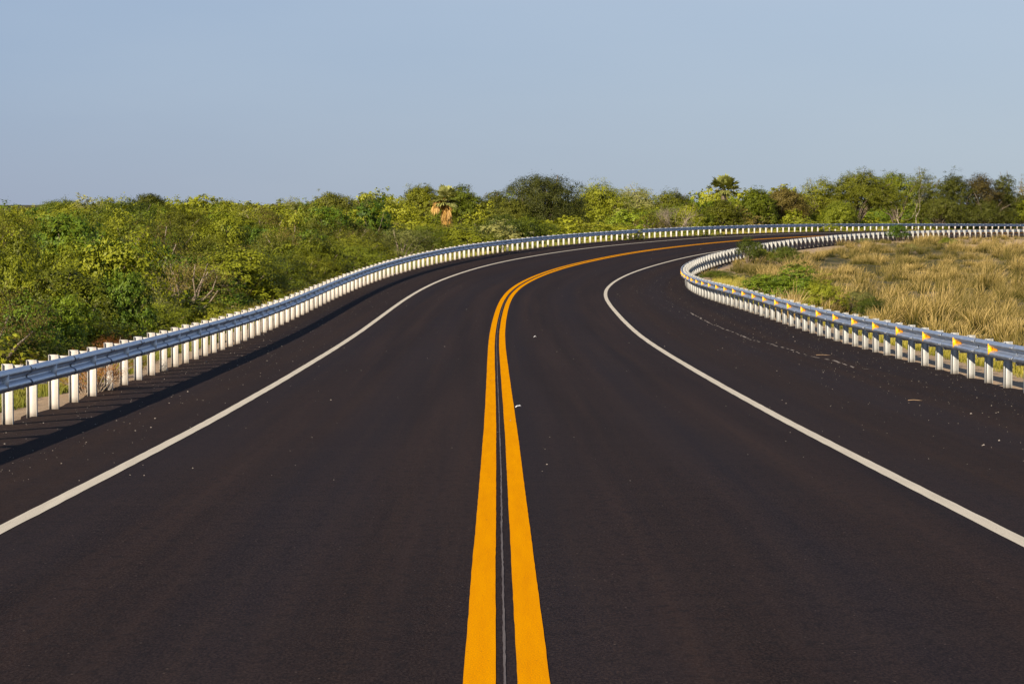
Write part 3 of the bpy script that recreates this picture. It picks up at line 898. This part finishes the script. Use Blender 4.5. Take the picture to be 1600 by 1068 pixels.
# the rest of the scrub reads as one mass: one mesh, coarser leaves
def scrub_mass(idx):
    by = {}
    for i in idx: by.setdefault(pick(i), []).append(i)
    Qs, R_, T_, MI = [], [], [], []
    mats = []
    for mi, (k, lst) in enumerate(by.items()):
        K = KINDS[k]; mats.append(LM[K['mat']])
        lib = []
        for v in range(4):
            r = np.random.RandomState(500 + mi * 10 + v)
            Q, rnd, cc = crown_cloud(r, K['W'], K['H'] - .1, .1, 130, 20, .13, K['rag'], K['cr'] * 1.15, aspect=K['asp'] + .1, lobes=9, feather=K['fe'])
            lib.append((Q, rnd))
        for i in lst:
            Q, rnd = lib[rs.randint(0, 4)]
            a = rs.uniform(0, 6.28); c, s = math.cos(a), math.sin(a)
            wv = wid[i] / K['W'] * 1.08; hv = hgt[i] / K['H']
            W = np.empty_like(Q)
            W[..., 0] = (Q[..., 0]*c - Q[..., 1]*s) * wv + cand[i, 0]
            W[..., 1] = (Q[..., 0]*s + Q[..., 1]*c) * wv + cand[i, 1]
            W[..., 2] = Q[..., 2] * hv + gzc[i] - .05
            Qs.append(W); R_.append(rnd); T_.append(np.full(len(rnd), rs.uniform(0, .5))); MI.append(np.full(len(Q), mi))
    Q = np.concatenate(Qs); n = len(Q)
    me = new_mesh('scrub', Q.reshape(-1, 3), np.arange(n*4), 4, mats, {'rnd': np.concatenate(R_), 'tint': np.concatenate(T_)}, mat_idx=np.concatenate(MI))
    link('scrub', me, kind='stuff', label='dense olive and yellow-green scrub stretching back to the skyline beyond the guardrail', category='scrub')
scrub_mass([i for i in range(len(cand)) if i not in indiv and px[i] > -400 and px[i] < 2000])
print('shrubs', len(indiv), 'mass', len(cand) - len(indiv))

# ------------------------------------------------------------------ trees one can tell apart
def pt(px_, d_):
    x = (px_ - 800) / F_PX * d_
    z = float(ground_z(np.array([[x, d_]]))[0]); return x, d_, z
def clear(px_, d_, w_px):
    """push a plant back along its direction until its crown stands clear of the guardrail and road"""
    for _ in range(120):
        x = (px_ - 800) / F_PX * d_
        i, o = nearest(np.array([[x, d_]])); g_ = -o[0] - np.interp(i[0], np.arange(NS), RL_)
        if g_ > w_px / F_PX * d_ * .42 + .8: break
        d_ += 1.0
    return d_
def top_h(py, d_, z): return CAM_Z - (py - 318) / F_PX * d_ - z
def rec_branch(r, mb, p, dirv, L, rad, depth, tips, spread=.55, up=.25, sides=5, kids=(2, 3), wig=.12):
    n = 5; P = [np.array(p, float)]; dv = np.array(dirv, float)
    for i in range(n - 1):
        dv = dv + r.normal(0, wig, 3) + np.array([0, 0, up * .15]); dv /= np.linalg.norm(dv)
        P.append(P[-1] + dv * L / (n - 1))
    end = rad * .62
    mb.tube(P, np.linspace(rad, end, n), sides if depth > 1 else 4, cap=(depth == 0))
    if depth == 0: tips.append(P[-1]); return
    for _ in range(r.randint(kids[0], kids[1] + 1)):
        nd = dv + r.normal(0, spread, 3) + np.array([0, 0, up]); nd /= np.linalg.norm(nd)
        st = P[-1] if r.rand() < .7 else P[-2]
        rec_branch(r, mb, st, nd, L * r.uniform(.62, .85), end * r.uniform(.7, .95), depth - 1, tips, spread, up, sides, kids, wig)
def tree(px_, d_, py_top, w_px, matk, label, name='tree', seed=0, leaf=.20, n=900, per=30, trunk=.45, bark=None, cat='tree', rag=.4, cr=.075, asp=.55, lobes=14, group=None, open_=.72, fe=.1, zoff=0):
    d_ = clear(px_, d_, w_px); x, y, z = pt(px_, d_); H = top_h(py_top, d_, z); W = w_px / F_PX * d_
    r = np.random.RandomState(seed)
    z0 = H * trunk
    Q, rnd, cc = crown_cloud(r, W, H - z0, z0, n, per, leaf, rag, cr, aspect=asp, lobes=lobes, hollow=open_, feather=fe)
    # trim to intended height
    top = np.percentile(Q[..., 2], 99.7); Q[..., 2] *= H / top
    fm = leaves_mesh('crown', Q, rnd, LM[matk])
    mb = MB(); tips = cc[r.choice(len(cc), 22, replace=False)]
    fork = np.array([r.normal(0, .05) * W, 0, z0 * .55])
    nst = r.randint(1, 4)
    for s_ in range(nst):
        b0 = np.array([r.normal(0, .06) * W, r.normal(0, .06) * W, -.3]); f0 = fork + r.normal(0, .04 * W, 3) * [1, 1, .5]
        mb.tube([b0, (b0 + f0) / 2 + r.normal(0, .08, 3), f0], [.035 * W * .5 + .06, .03 * W * .5 + .05, .05 + .02 * W * .5], 7)
        limbs(r, mb, f0, tips[s_::nst], .035 + .012 * W, 5)
    tm = mb.mesh('trunk', [bark or M_BARK])
    return place('tree', fm, tm, x, y, z - .05 + zoff, 0, (1, 1, 1), label, cat, group, 'crown', 'trunk', name)

# left and middle skyline
tree(515, 330, 301, 78, 'dome', 'low dark spreading tree standing out on the skyline left of the brown palm', seed=1, leaf=.17, trunk=.3)
tree(235, 380, 303, 60, 'olive', 'feathery olive tree making the highest bump of the skyline at far left', seed=2, leaf=.18, trunk=.3, open_=.5, rag=.6)
tree(100, 385, 312, 90, 'green', 'broad low green tree on the skyline nearest the left edge of view', seed=3, leaf=.18, trunk=.3)
tree(170, 390, 311, 70, 'brown', 'thin brownish tree on the skyline between two green ones at far left', seed=31, leaf=.17, trunk=.3, n=260, rag=.6)
tree(450, 370, 308, 60, 'grey', 'small wispy pale tree on the skyline just left of the low dark tree', seed=4, leaf=.16, trunk=.35, n=240, rag=.7)
tree(578, 360, 306, 50, 'grey', 'small thin airy tree on the skyline between the dark tree and the brown palm', seed=5, leaf=.16, trunk=.35, n=220, rag=.7)
tree(350, 385, 313, 80, 'olive', 'low olive tree on the skyline above the pale bare bush', seed=32, leaf=.17, trunk=.3)
tree(658, 300, 288, 66, 'olive', 'olive tree with open flat crown just left of the brown palm', seed=6, leaf=.15, trunk=.35, rag=.6, open_=.5)
tree(722, 298, 289, 72, 'green', 'dense green tree with flat top directly right of and behind the brown palm', seed=7, leaf=.15, trunk=.3)
tree(775, 290, 300, 60, 'olive', 'sloping olive tree filling the gap left of the dusky domed tree', seed=8, leaf=.15, trunk=.3)
tree(852, 268, 274, 165, 'dome', 'large dusky domed tree with dense smooth crown, the biggest on the middle skyline', seed=9, leaf=.13, n=2200, per=30, trunk=.06, rag=.10, cr=.045, lobes=26, fe=0, open_=.85)
tree(805, 262, 312, 60, 'dome', 'small dusky rounded tree leaning on the left foot of the domed tree', seed=10, leaf=.13, trunk=.2)
tree(935, 290, 281, 90, 'lime', 'light yellow-green airy tree right beside the dusky domed tree', seed=11, leaf=.15, trunk=.3, rag=.55, fe=.3)
tree(995, 300, 289, 84, 'grey', 'pale airy tree with thin drooping top between domed tree and green palm', seed=12, leaf=.15, trunk=.3, rag=.65, n=360, fe=.3)
tree(1050, 300, 296, 70, 'olive', 'olive tree of middle height left of the green palm', seed=13, leaf=.15, trunk=.3)
tree(1078, 262, 318, 50, 'lime', 'bright yellow-green rounded small tree in front of the wood below the palm', seed=14, leaf=.12, trunk=.2)
tree(1180, 300, 294, 60, 'green', 'green small tree just right of the green palm', seed=15, leaf=.15, trunk=.3)
tree(1225, 305, 292, 74, 'brown', 'brown-tinged tree at the left foot of the tall trees', seed=16, leaf=.15, trunk=.3)
tree(1130, 268, 308, 58, 'olive', 'small olive tree standing in front of the green palm trunk', seed=25, leaf=.13, trunk=.15)
# tall trees at right
tree(1283, 312, 277, 86, 'olive', 'sloping olive tree forming the left shoulder of the tall clump', seed=17, leaf=.15, trunk=.3, n=480)
tree(1345, 312, 266, 110, 'olive', 'tallest broad olive tree of the clump with dark forked trunks showing below', seed=18, leaf=.14, n=1700, trunk=.34, rag=.3, cr=.055, lobes=20)
tree(1395, 326, 269, 80, 'green', 'green tree squeezed between the broad olive tree and the white bare tree', seed=19, leaf=.15, trunk=.30)
tree(1440, 330, 264, 62, 'olive', 'slim olive crown rising directly behind the white bare tree', seed=20, leaf=.13, trunk=.4, rag=.5, n=600)
tree(1490, 338, 267, 62, 'dome', 'dark upright tree immediately right of the white bare tree', seed=21, leaf=.15, trunk=.16)
tree(1532, 342, 272, 66, 'brown', 'dark brownish tree second to the right of the white bare tree', seed=22, leaf=.15, trunk=.16)
tree(1568, 346, 274, 60, 'dome', 'dark olive tree beside the right edge of view', seed=23, leaf=.15, trunk=.16)
tree(1612, 354, 274, 70, 'brown', 'thin greyish-brown tree cut by the right edge of view', seed=24, leaf=.15, trunk=.35, rag=.6, n=280)
for j, (a_, b_, c_, e_) in enumerate([(1310, 322, 60, 'green'), (1470, 316, 70, 'dome'), (1540, 318, 80, 'dome'), (1600, 316, 80, 'green')]):
    tree(a_, 300 + j * 3, b_ - 8, c_, e_, ['low green tree under the left shoulder of the tall clump', 'low dusky tree at the right foot of the white bare tree', 'low dusky tree filling the foot of the dark trees', 'low green tree by the far rail at the right edge'][j], seed=40 + j, leaf=.13, trunk=.2)

tree(1392, 352, 312, 100, 'dark', 'low dark tree filling the gap behind the white bare tree', seed=50, leaf=.16, trunk=.08)
tree(1455, 356, 308, 90, 'dome', 'low dusky tree standing behind the foot of the slim olive crown', seed=51, leaf=.16, trunk=.08)
# white bare tree
def bare(px_, d_, py_top, label, name, bark, seed, L, rad, depth, spread, up, tilt=(0, 0, 1), kids=(2, 3), stems=1, cat='tree', wig=.14, lean=None, rz=0, child='branches'):
    d_ = clear(px_, d_, 24); x, y, z = pt(px_, d_); H = top_h(py_top, d_, z)
    r = np.random.RandomState(seed); mb = MB(); tips = []
    tr = MB()
    for s_ in range(stems):
        dv = np.array(tilt, float) + r.normal(0, .35 if stems > 1 else .05, 3) * [1, 1, .2]; dv /= np.linalg.norm(dv)
        b0 = np.array([r.normal(0, .1), r.normal(0, .1), -.2]); t1 = b0 + dv * L * .9
        tr.tube([b0, (b0 + t1) / 2 + r.normal(0, .05, 3), t1], [rad * 1.25, rad * 1.1, rad], 7)
        for _ in range(2 + r.randint(0, 2)):
            nd = dv + r.normal(0, spread, 3) + [0, 0, up]; nd /= np.linalg.norm(nd)
            rec_branch(r, mb, t1 - dv * .03, nd, L * .8, rad * .8, depth, tips, spread, up, kids=kids, wig=wig)
    allz = max(v[:, 2].max() for v in mb.v); k = H / allz
    e = bpy.data.objects.new(name, None); COL.objects.link(e)
    e.location = (x, y, z); e.scale = (k, k, k); e.rotation_euler = (0, 0, rz)
    e['label'] = label; e['category'] = cat
    link('trunk', tr.mesh('trunk', [bark]), e); link(child, mb.mesh(child, [bark]), e)
    return e, [np.array(t) for t in tips], (x, y, z, k)
bare(1430, 309, 267, 'pale bare crooked tree with twisting white branches in front of the tall clump', 'bare_tree', M_BARKP, 5, 2.6, .06, 5, .6, .22, kids=(1, 3), wig=.28)
bare(1408, 306, 296, 'thin pale leaning trunk left of the white bare tree', 'bare_tree', M_BARKP, 8, 2.4, .06, 2, .5, .3, tilt=(-.25, 0, 1), kids=(1, 2), wig=.2)
bare(252, 98, 386, 'pale grey leafless bush in the middle of the left scrub', 'bare_bush', M_BARKG, 12, .62, .034, 5, .75, .08, stems=9, cat='bush', kids=(2, 3), wig=.16)
bare(150, 330, 309, 'thin grey dead treetop poking above the left skyline', 'bare_bush', M_BARKG, 13, .9, .03, 4, .5, .2, stems=2, cat='bush')
bare(1052, 258, 316, 'brown leafless bush before the yellow-green tree near the far rail', 'bare_bush', M_BARKG, 14, .6, .03, 4, .6, .1, stems=6, cat='bush')
bare(845, 252, 356, 'small brown leafless bush behind the far rail below the domed tree', 'bare_bush', M_BARKG, 15, .5, .02, 4, .6, .1, stems=5, cat='bush')

# fan palms
def palm(px_, d_, py_top, H_vis, label, n_green, n_dead, scale, seed, crown_h, name='fan_palm', lean=0.0):
    x, y, z = pt(px_, d_); H = top_h(py_top, d_, z) - .75 * scale
    r = np.random.RandomState(seed)
    e = bpy.data.objects.new(name, None); COL.objects.link(e); e.location = (x, y, z)
    e['label'] = label; e['category'] = 'palm'; e['group'] = 'fan palms on the skyline'
    mb = MB(); P = [np.array([lean * t * t, 0, -.3 + (H + .3) * t]) for t in np.linspace(0, 1, 7)]
    mb.tube(P, np.linspace(.24, .17, 7) * scale, 9); link('trunk', mb.mesh('trunk', [M_BARK]), e)
    topp = P[-1]
    def fan(origin, dirv, size, dead):
        out = []; dirv = dirv / np.linalg.norm(dirv)
        side = np.cross(dirv, [0, 0, 1.]); side /= np.linalg.norm(side) + 1e-9; upv = np.cross(side, dirv)
        stalk = origin + dirv * size * (.22 if dead else .55)
        out.append(np.array([origin - side*.015, origin + side*.015, stalk + side*.012, stalk - side*.012]))
        m_ = 15
        for j in range(m_):
            a = (j / (m_-1) - .5) * (3.9 if not dead else 2.2)
            dj = dirv * math.cos(a) + side * math.sin(a) + upv * r.normal(0, .10)
            L = size * .62 * (1 - .15 * abs(a)) * r.uniform(.85, 1.05)
            w_ = size * (.075 if not dead else .06); pv = np.cross(dj, upv)
            mid = stalk + dj * L * .55; tip = stalk + dj * L + np.array([0, 0, -1.]) * L * (.18 if not dead else .5)
            out.append(np.array([stalk, mid + pv * w_, tip, mid - pv * w_]))
        return out
    Gq, Dq = [], []
    for i in range(n_green):
        a = r.uniform(0, 6.283); el = r.uniform(-.6, 1.35)
        Gq += fan(topp, np.array([math.cos(a) * math.cos(el), math.sin(a) * math.cos(el), math.sin(el)]), scale * r.uniform(.95, 1.25), False)
    if n_dead:
        for i in range(44):       # a hook of hanging fronds on the left of the head
            u_ = r.rand(); o_ = topp + np.array([-1.05 * math.sin(u_ * 1.9), r.uniform(-.4, .2), .25 * math.cos(u_ * 2.6) - .25 * u_])
            Dq += fan(o_, np.array([-.55 + r.normal(0, .25), r.normal(0, .3), -.9]), scale * r.uniform(.5, .95), True)
    for i in range(n_dead):
        a = r.uniform(0, 6.283); t = r.uniform(.0, 1.0); el = r.uniform(-1.5, -1.15 + .55 * t)
        Dq += fan(topp - np.array([0, 0, t * crown_h]), np.array([math.cos(a) * math.cos(el), math.sin(a) * math.cos(el), math.sin(el)]), scale * r.uniform(.6, 1.15), True)
    for nm, Ql, mm in (('crown', Gq, LM['palm']), ('dead_fronds', Dq, LM['palmdead'])):
        if Ql:
            Qa = np.array(Ql); link(nm, leaves_mesh(nm, Qa, np.repeat(r.rand(len(Qa)), 4), mm), e)
    return e, topp
palm(698, 255, 296, 60, 'fan palm with skirt of dead brown fronds and green top against the skyline', 40, 110, 1.35, 3, 2.5)
palm(1130, 285, 280, 30, 'pale green fan palm rising above the wood right of the middle', 40, 0, 1.5, 4, .6)

# ------------------------------------------------------------------ grass
def blades(r, C, Hh, n_per, spread, width, lean_dir, lean, splay=.5):
    """C (m,3) tuft centres, Hh (m,) heights -> quads (2 per blade), hgt attr"""
    m = len(C); ti = np.repeat(np.arange(m), n_per); n = len(ti)
    a = r.rand(n) * 6.283; rr = np.sqrt(r.rand(n)) * spread[ti]
    b = C[ti] + np.stack([np.cos(a) * rr, np.sin(a) * rr, np.zeros(n) - .04], 1)
    h = Hh[ti] * r.uniform(.55, 1.15, n) * (1 - .35 * rr / (spread[ti] + 1e-6))
    out = np.stack([np.cos(a), np.sin(a)], 1) * (splay * r.uniform(.2, 1.2, n) * (rr / (spread[ti] + 1e-6) * .8 + .2))[:, None]
    out += np.array(lean_dir) * (lean * r.uniform(.5, 1.3, n))[:, None] + r.normal(0, .10, (n, 2))
    w = width * r.uniform(.7, 1.3, n)
    wa = r.rand(n) * 3.1416; wd = np.stack([np.cos(wa), np.sin(wa) * .5, np.zeros(n)], 1)
    m1 = b + np.column_stack([out * (h * .30)[:, None], h * .55]); tp = b + np.column_stack([out * (h * .95)[:, None], h * (1 - .18 * np.linalg.norm(out, axis=1))])
    w0 = wd * w[:, None]
    V = np.stack([b - w0*.5, b + w0*.5, m1 + w0*.45, m1 - w0*.45, tp + w0*.12, tp - w0*.12], 1)
    k = (np.arange(n) * 6)[:, None]
    Fq = np.concatenate([k + np.array([0, 1, 2, 3]), k + np.array([3, 2, 4, 5])], 1).reshape(-1, 4)
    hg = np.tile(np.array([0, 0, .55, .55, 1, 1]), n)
    rn = np.repeat(r.rand(n), 6)
    return V.reshape(-1, 3), Fq, hg, rn, ti
def grass_obj(name, C, Hh, n_per, spread, width, m, label, tint=None, seed=0, lean_dir=(.8, .2), lean=.25, splay=.5, kind='stuff', cat='grass'):
    r = np.random.RandomState(seed)
    V, Fq, hg, rn, ti = blades(r, C, Hh, n_per, spread, width, lean_dir, lean, splay)
    tv = np.repeat((tint if tint is not None else np.zeros(len(C)))[ti], 6)
    me = new_mesh(name, V, Fq, 4, [m], {'hgt': hg, 'rnd': rn, 'tint': tv})
    pr = dict(label=label, category=cat)
    if kind: pr['kind'] = kind
    return link(name, me, **pr)
# dry tussocks of the inner field
r = np.random.RandomState(5)
N0 = 50000
gx_ = r.uniform(5, 92, N0); gy_ = r.uniform(40, 330, N0)
gxy_ = np.stack([gx_, gy_], 1); pxg = 800 + F_PX * gx_ / gy_
sel = (pxg > 1040) & (pxg < 1960)
gxy_ = gxy_[sel]
ii, oo = nearest(gxy_); rr_ = np.interp(ii, np.arange(NS), RR_); q_ = oo - rr_
mc = []
for my in np.arange(46, 334, 5.2):
    for mx in np.arange(2, 96, 3.1):
        mc.append((mx + r.uniform(-1.8, 1.8), my + r.uniform(-3.1, 3.1), r.uniform(.65, 1.4), r.uniform(.55, 1.2), r.rand()))
mc = np.array(mc)
band = np.zeros(len(gxy_)); mh = np.zeros(len(gxy_)); mt_ = np.zeros(len(gxy_))
for a_ in range(0, len(gxy_), 4000):
    g_ = gxy_[a_:a_+4000]
    dd = np.sqrt((g_[:, None, 0] - mc[None, :, 0])**2 + ((g_[:, None, 1] - mc[None, :, 1]) * .62)**2) / mc[None, :, 2]
    j = dd.argmin(1); band[a_:a_+4000] = np.exp(-(dd[np.arange(len(g_)), j])**2 * .9); mh[a_:a_+4000] = mc[j, 3]; mt_[a_:a_+4000] = mc[j, 4]
bare_p = fbm(gxy_[:, 0] * .12 + 5, gxy_[:, 1] * .07 + 77)
bareness = smooth(gxy_[:, 0], 34, 58)
swell = smooth(fbm(gxy_[:, 0] * .12 + 2, gxy_[:, 1] * .08 + 11), .36, .6)
arm = gxy_[:, 1] > 150
ok = (q_ > np.where(arm, .8, 1.7)) & (r.rand(len(q_)) < smooth(q_, np.where(arm, .3, 1.3), np.where(arm, 1.6, 3.0)) * .85 + .1) & (r.rand(len(q_)) < .30 + .8 * smooth(band, .25, .6)) & (r.rand(len(q_)) > .85 * bareness * smooth(bare_p, .36, .52))
gxy_, q_, band, mh, mt_, swell = gxy_[ok], q_[ok], band[ok], mh[ok], mt_[ok], swell[ok]
gzz = ground_z(gxy_)
hh = (.13 + 1.25 * smooth(band, .22, .8) * mh * (.75 + .4 * swell)) * r.uniform(.8, 1.15, len(q_)) * (.55 + .45 * smooth(q_, 2, 6)) * (1 - .25 * smooth(gxy_[:, 0], 36, 60))
tint = np.clip(mt_ * .55 + fbm(gxy_[:, 0] * .2 + 30, gxy_[:, 1] * .12 + 60) * .4 - .06 + .85 * (1 - smooth(band, .12, .5)), 0, 1)
print('tussocks', len(gxy_))
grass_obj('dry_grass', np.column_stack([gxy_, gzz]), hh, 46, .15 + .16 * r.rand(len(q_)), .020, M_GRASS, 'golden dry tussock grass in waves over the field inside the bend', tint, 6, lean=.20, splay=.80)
# low cover between tussocks
sel2 = r.rand(len(q_)) < .7
C2 = gxy_[sel2] + r.normal(0, 1.0, (sel2.sum(), 2)); i2, o2 = nearest(C2); k2 = (o2 - np.interp(i2, np.arange(NS), RR_)) > 1.2; C2 = C2[k2]
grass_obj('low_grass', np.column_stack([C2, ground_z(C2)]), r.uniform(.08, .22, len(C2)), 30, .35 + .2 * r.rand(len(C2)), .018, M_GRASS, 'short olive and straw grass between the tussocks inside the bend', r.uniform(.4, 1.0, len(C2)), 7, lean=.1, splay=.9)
# verge grass beyond the left rail
r = np.random.RandomState(9)
st = 20 + 300 * r.rand(9000)**1.15; qq = np.abs(r.normal(0, 2.2, len(st))) + .45 + .6 * (1 - smooth(st, 70, 140)) * (.3 + 1.1 * vnoise(st * .35, st * 0))
o_v = -(np.interp(st, sarf, RL_) + qq)
xy = road_pt(st, o_v)[:, :2]
dens = vnoise(st * .5, qq * .8)
kk = (dens > .28) & (qq < 6.5)
xy, st, qq = xy[kk], st[kk], qq[kk]
grass_obj('verge_grass', np.column_stack([xy, ground_z(xy)]), r.uniform(.24, .70, len(st)) * (.45 + .55 * smooth(qq, .5, 1.8)), 40, .10 + .16 * r.rand(len(st)), .013, M_GRASSV, 'yellow-green and straw grass tufts on the gravel strip behind the left guardrail', vnoise(st * .12, qq * .2) * 1.0, 8, lean=.12, splay=.7)
# right verge: a sparse yellow strip seen under the beam
st = 20 + 120 * r.rand(1500); qq = 1.6 + np.abs(r.normal(0, .8, len(st)))
xy = road_pt(st, np.interp(st, sarf, RR_) + qq)[:, :2]
grass_obj('verge_grass', np.column_stack([xy, ground_z(xy)]), r.uniform(.2, .5, len(st)), 34, .12 + .14 * r.rand(len(st)), .013, M_GRASSV, 'bright straw grass strip behind the near part of the right guardrail', r.uniform(.0, .5, len(st)), 12, lean=.15, splay=.6)

# tall straw clump by the inner rail
def on_infield(px_, q0, lo=60, hi=300, far=False):
    """ground point in direction px_ lying q0 metres inside the inner rail; near or far arm"""
    P = road_pt(sarf[NB_:NB_+330], RR_[NB_:NB_+330] + q0); q = proj(P)
    tip = q[:, 0].argmin()
    rng = np.arange(tip, len(q)) if far else np.arange(0, tip + 1)
    j = rng[np.abs(q[rng, 0] - px_).argmin()]
    x, y = P[j, :2]; return x, y, float(ground_z(np.array([[x, y]]))[0])
x, y, z = on_infield(1237, 1.15)
C = np.array([[x + dx, y + dy, z] for dx, dy in np.random.RandomState(2).normal(0, .28, (9, 2))])
grass_obj('grass_clump', C, np.linspace(1.0, 1.55, 9), 26, np.full(9, .12), .016, M_STRAW, 'tall pale straw clump with splayed stems just behind the inner rail', None, 3, lean=.05, splay=.75, kind=None, cat='grass clump')

# green bushes of the field
def bush(px_, q0, far, kind, w_, h_, label, v=0, seed=0):
    x, y, z = on_infield(px_, q0, far=far)
    fm, sm, K = SHR[(kind, v)]
    place('bush', fm, sm, x, y, z - .05, seed * 1.3, (w_ / K['W'], w_ / K['W'], h_ / K['H']), label, 'bush', 'green bushes in the grass inside the bend')
bush(1168, 1.6, True, 'green_mound', 2.5, 2.0, 'leafy green bush growing against the inner rail just past its sharpest bend', 0, 1)
bush(1188, 2.2, True, 'green_mound', 2.2, 1.25, 'green bush joined to the right side of the one against the inner rail', 1, 2)
bush(1228, 4.5, True, 'green_mound', 2.6, 1.5, 'rounded green bush in dry grass below the bushes at the inner rail', 2, 3)
bush(1196, 2.3, False, 'dark_bush', 2.8, 1.35, 'wide dark green bush behind the yellow reflectors, left of the straw clump', 1, 4)
bush(1243, 3.4, False, 'dark_bush', 2.9, 1.7, 'largest dark green bush rising behind the straw clump', 0, 5)
bush(1285, 2.6, False, 'yellow_bush', 1.7, 1.5, 'small glossy green bush between the straw clump and the leafy weeds', 2, 6)
bush(1338, 4.0, False, 'pale_wand', 2.0, 1.15, 'pale leafy weed bush in the grass behind the inner rail', 0, 7)
bush(1358, 4.2, False, 'green_mound', 1.6, 1.0, 'low green weed bush right beside the pale leafy one', 1, 8)
bush(1403, .9, True, 'dark_bush', 2.5, 1.7, 'round green bush breaking the row of far white posts', 2, 9)
bush(1425, 9.0, True, 'pale_wand', 1.6, .95, 'small grey-green bush in the dry grass below the round bush at the posts', 1, 10)
bush(1478, 8.0, True, 'green_mound', 2.0, .95, 'low green bush in the grass farthest right', 0, 11)
bush(1352, 1.2, True, 'pale_wand', 2.2, .6, 'low grey-green spreading plant at the foot of the far white posts', 2, 12)
bush(1120, 1.7, True, 'green_mound', 2.6, .7, 'low creeping green bush in the hook of the inner rail', 2, 13)
# near broad-leaved bushes and brown dead bush behind the left rail
def lbush(px_, d_, kind, w_, h_, label, v=0, seed=0):
    x, y, z = pt(px_, d_); fm, sm, K = SHR[(kind, v)]
    place('bush', fm, sm, x, y, z - .05, seed, (w_ / K['W'], w_ / K['W'], h_ / K['H']), label, 'bush', 'bushes close behind the left guardrail')
lbush(38, 62, 'dark_bush', 2.4, 2.35, 'broad-leaved dark green bush nearest the left edge behind the rail', 0, 1)
lbush(100, 64, 'dark_bush', 2.1, 2.25, 'broad-leaved dark green bush right of the nearest one', 1, 2)
lbush(195, 69, 'dark_bush', 1.9, 2.5, 'dark leafy bush with visible thin trunk under the bare bush', 2, 4)
LM['rust'] = leaf_mat('rusty_leaves', [(.07,.028,.008),(.24,.095,.018),(.42,.19,.045)])
for v_ in (1, 0):
    f_, s_, K_ = SHR[('twiggy_brown', v_)]; f2 = f_.copy(); f2.materials.clear(); f2.materials.append(LM['rust']); SHR[('rusty', v_)] = (f2, s_, K_)
lbush(172, 52, 'rusty', 1.5, .9, 'low rusty dead bush farthest along under the left beam', 1, 9)
lbush(150, 45.5, 'rusty', 1.3, .8, 'low rusty brown dead bush seen under the left beam', 0, 5)
lbush(128, 46, 'rusty', 1.1, .7, 'small rusty dead bush beside the other under the left beam', 1, 6)
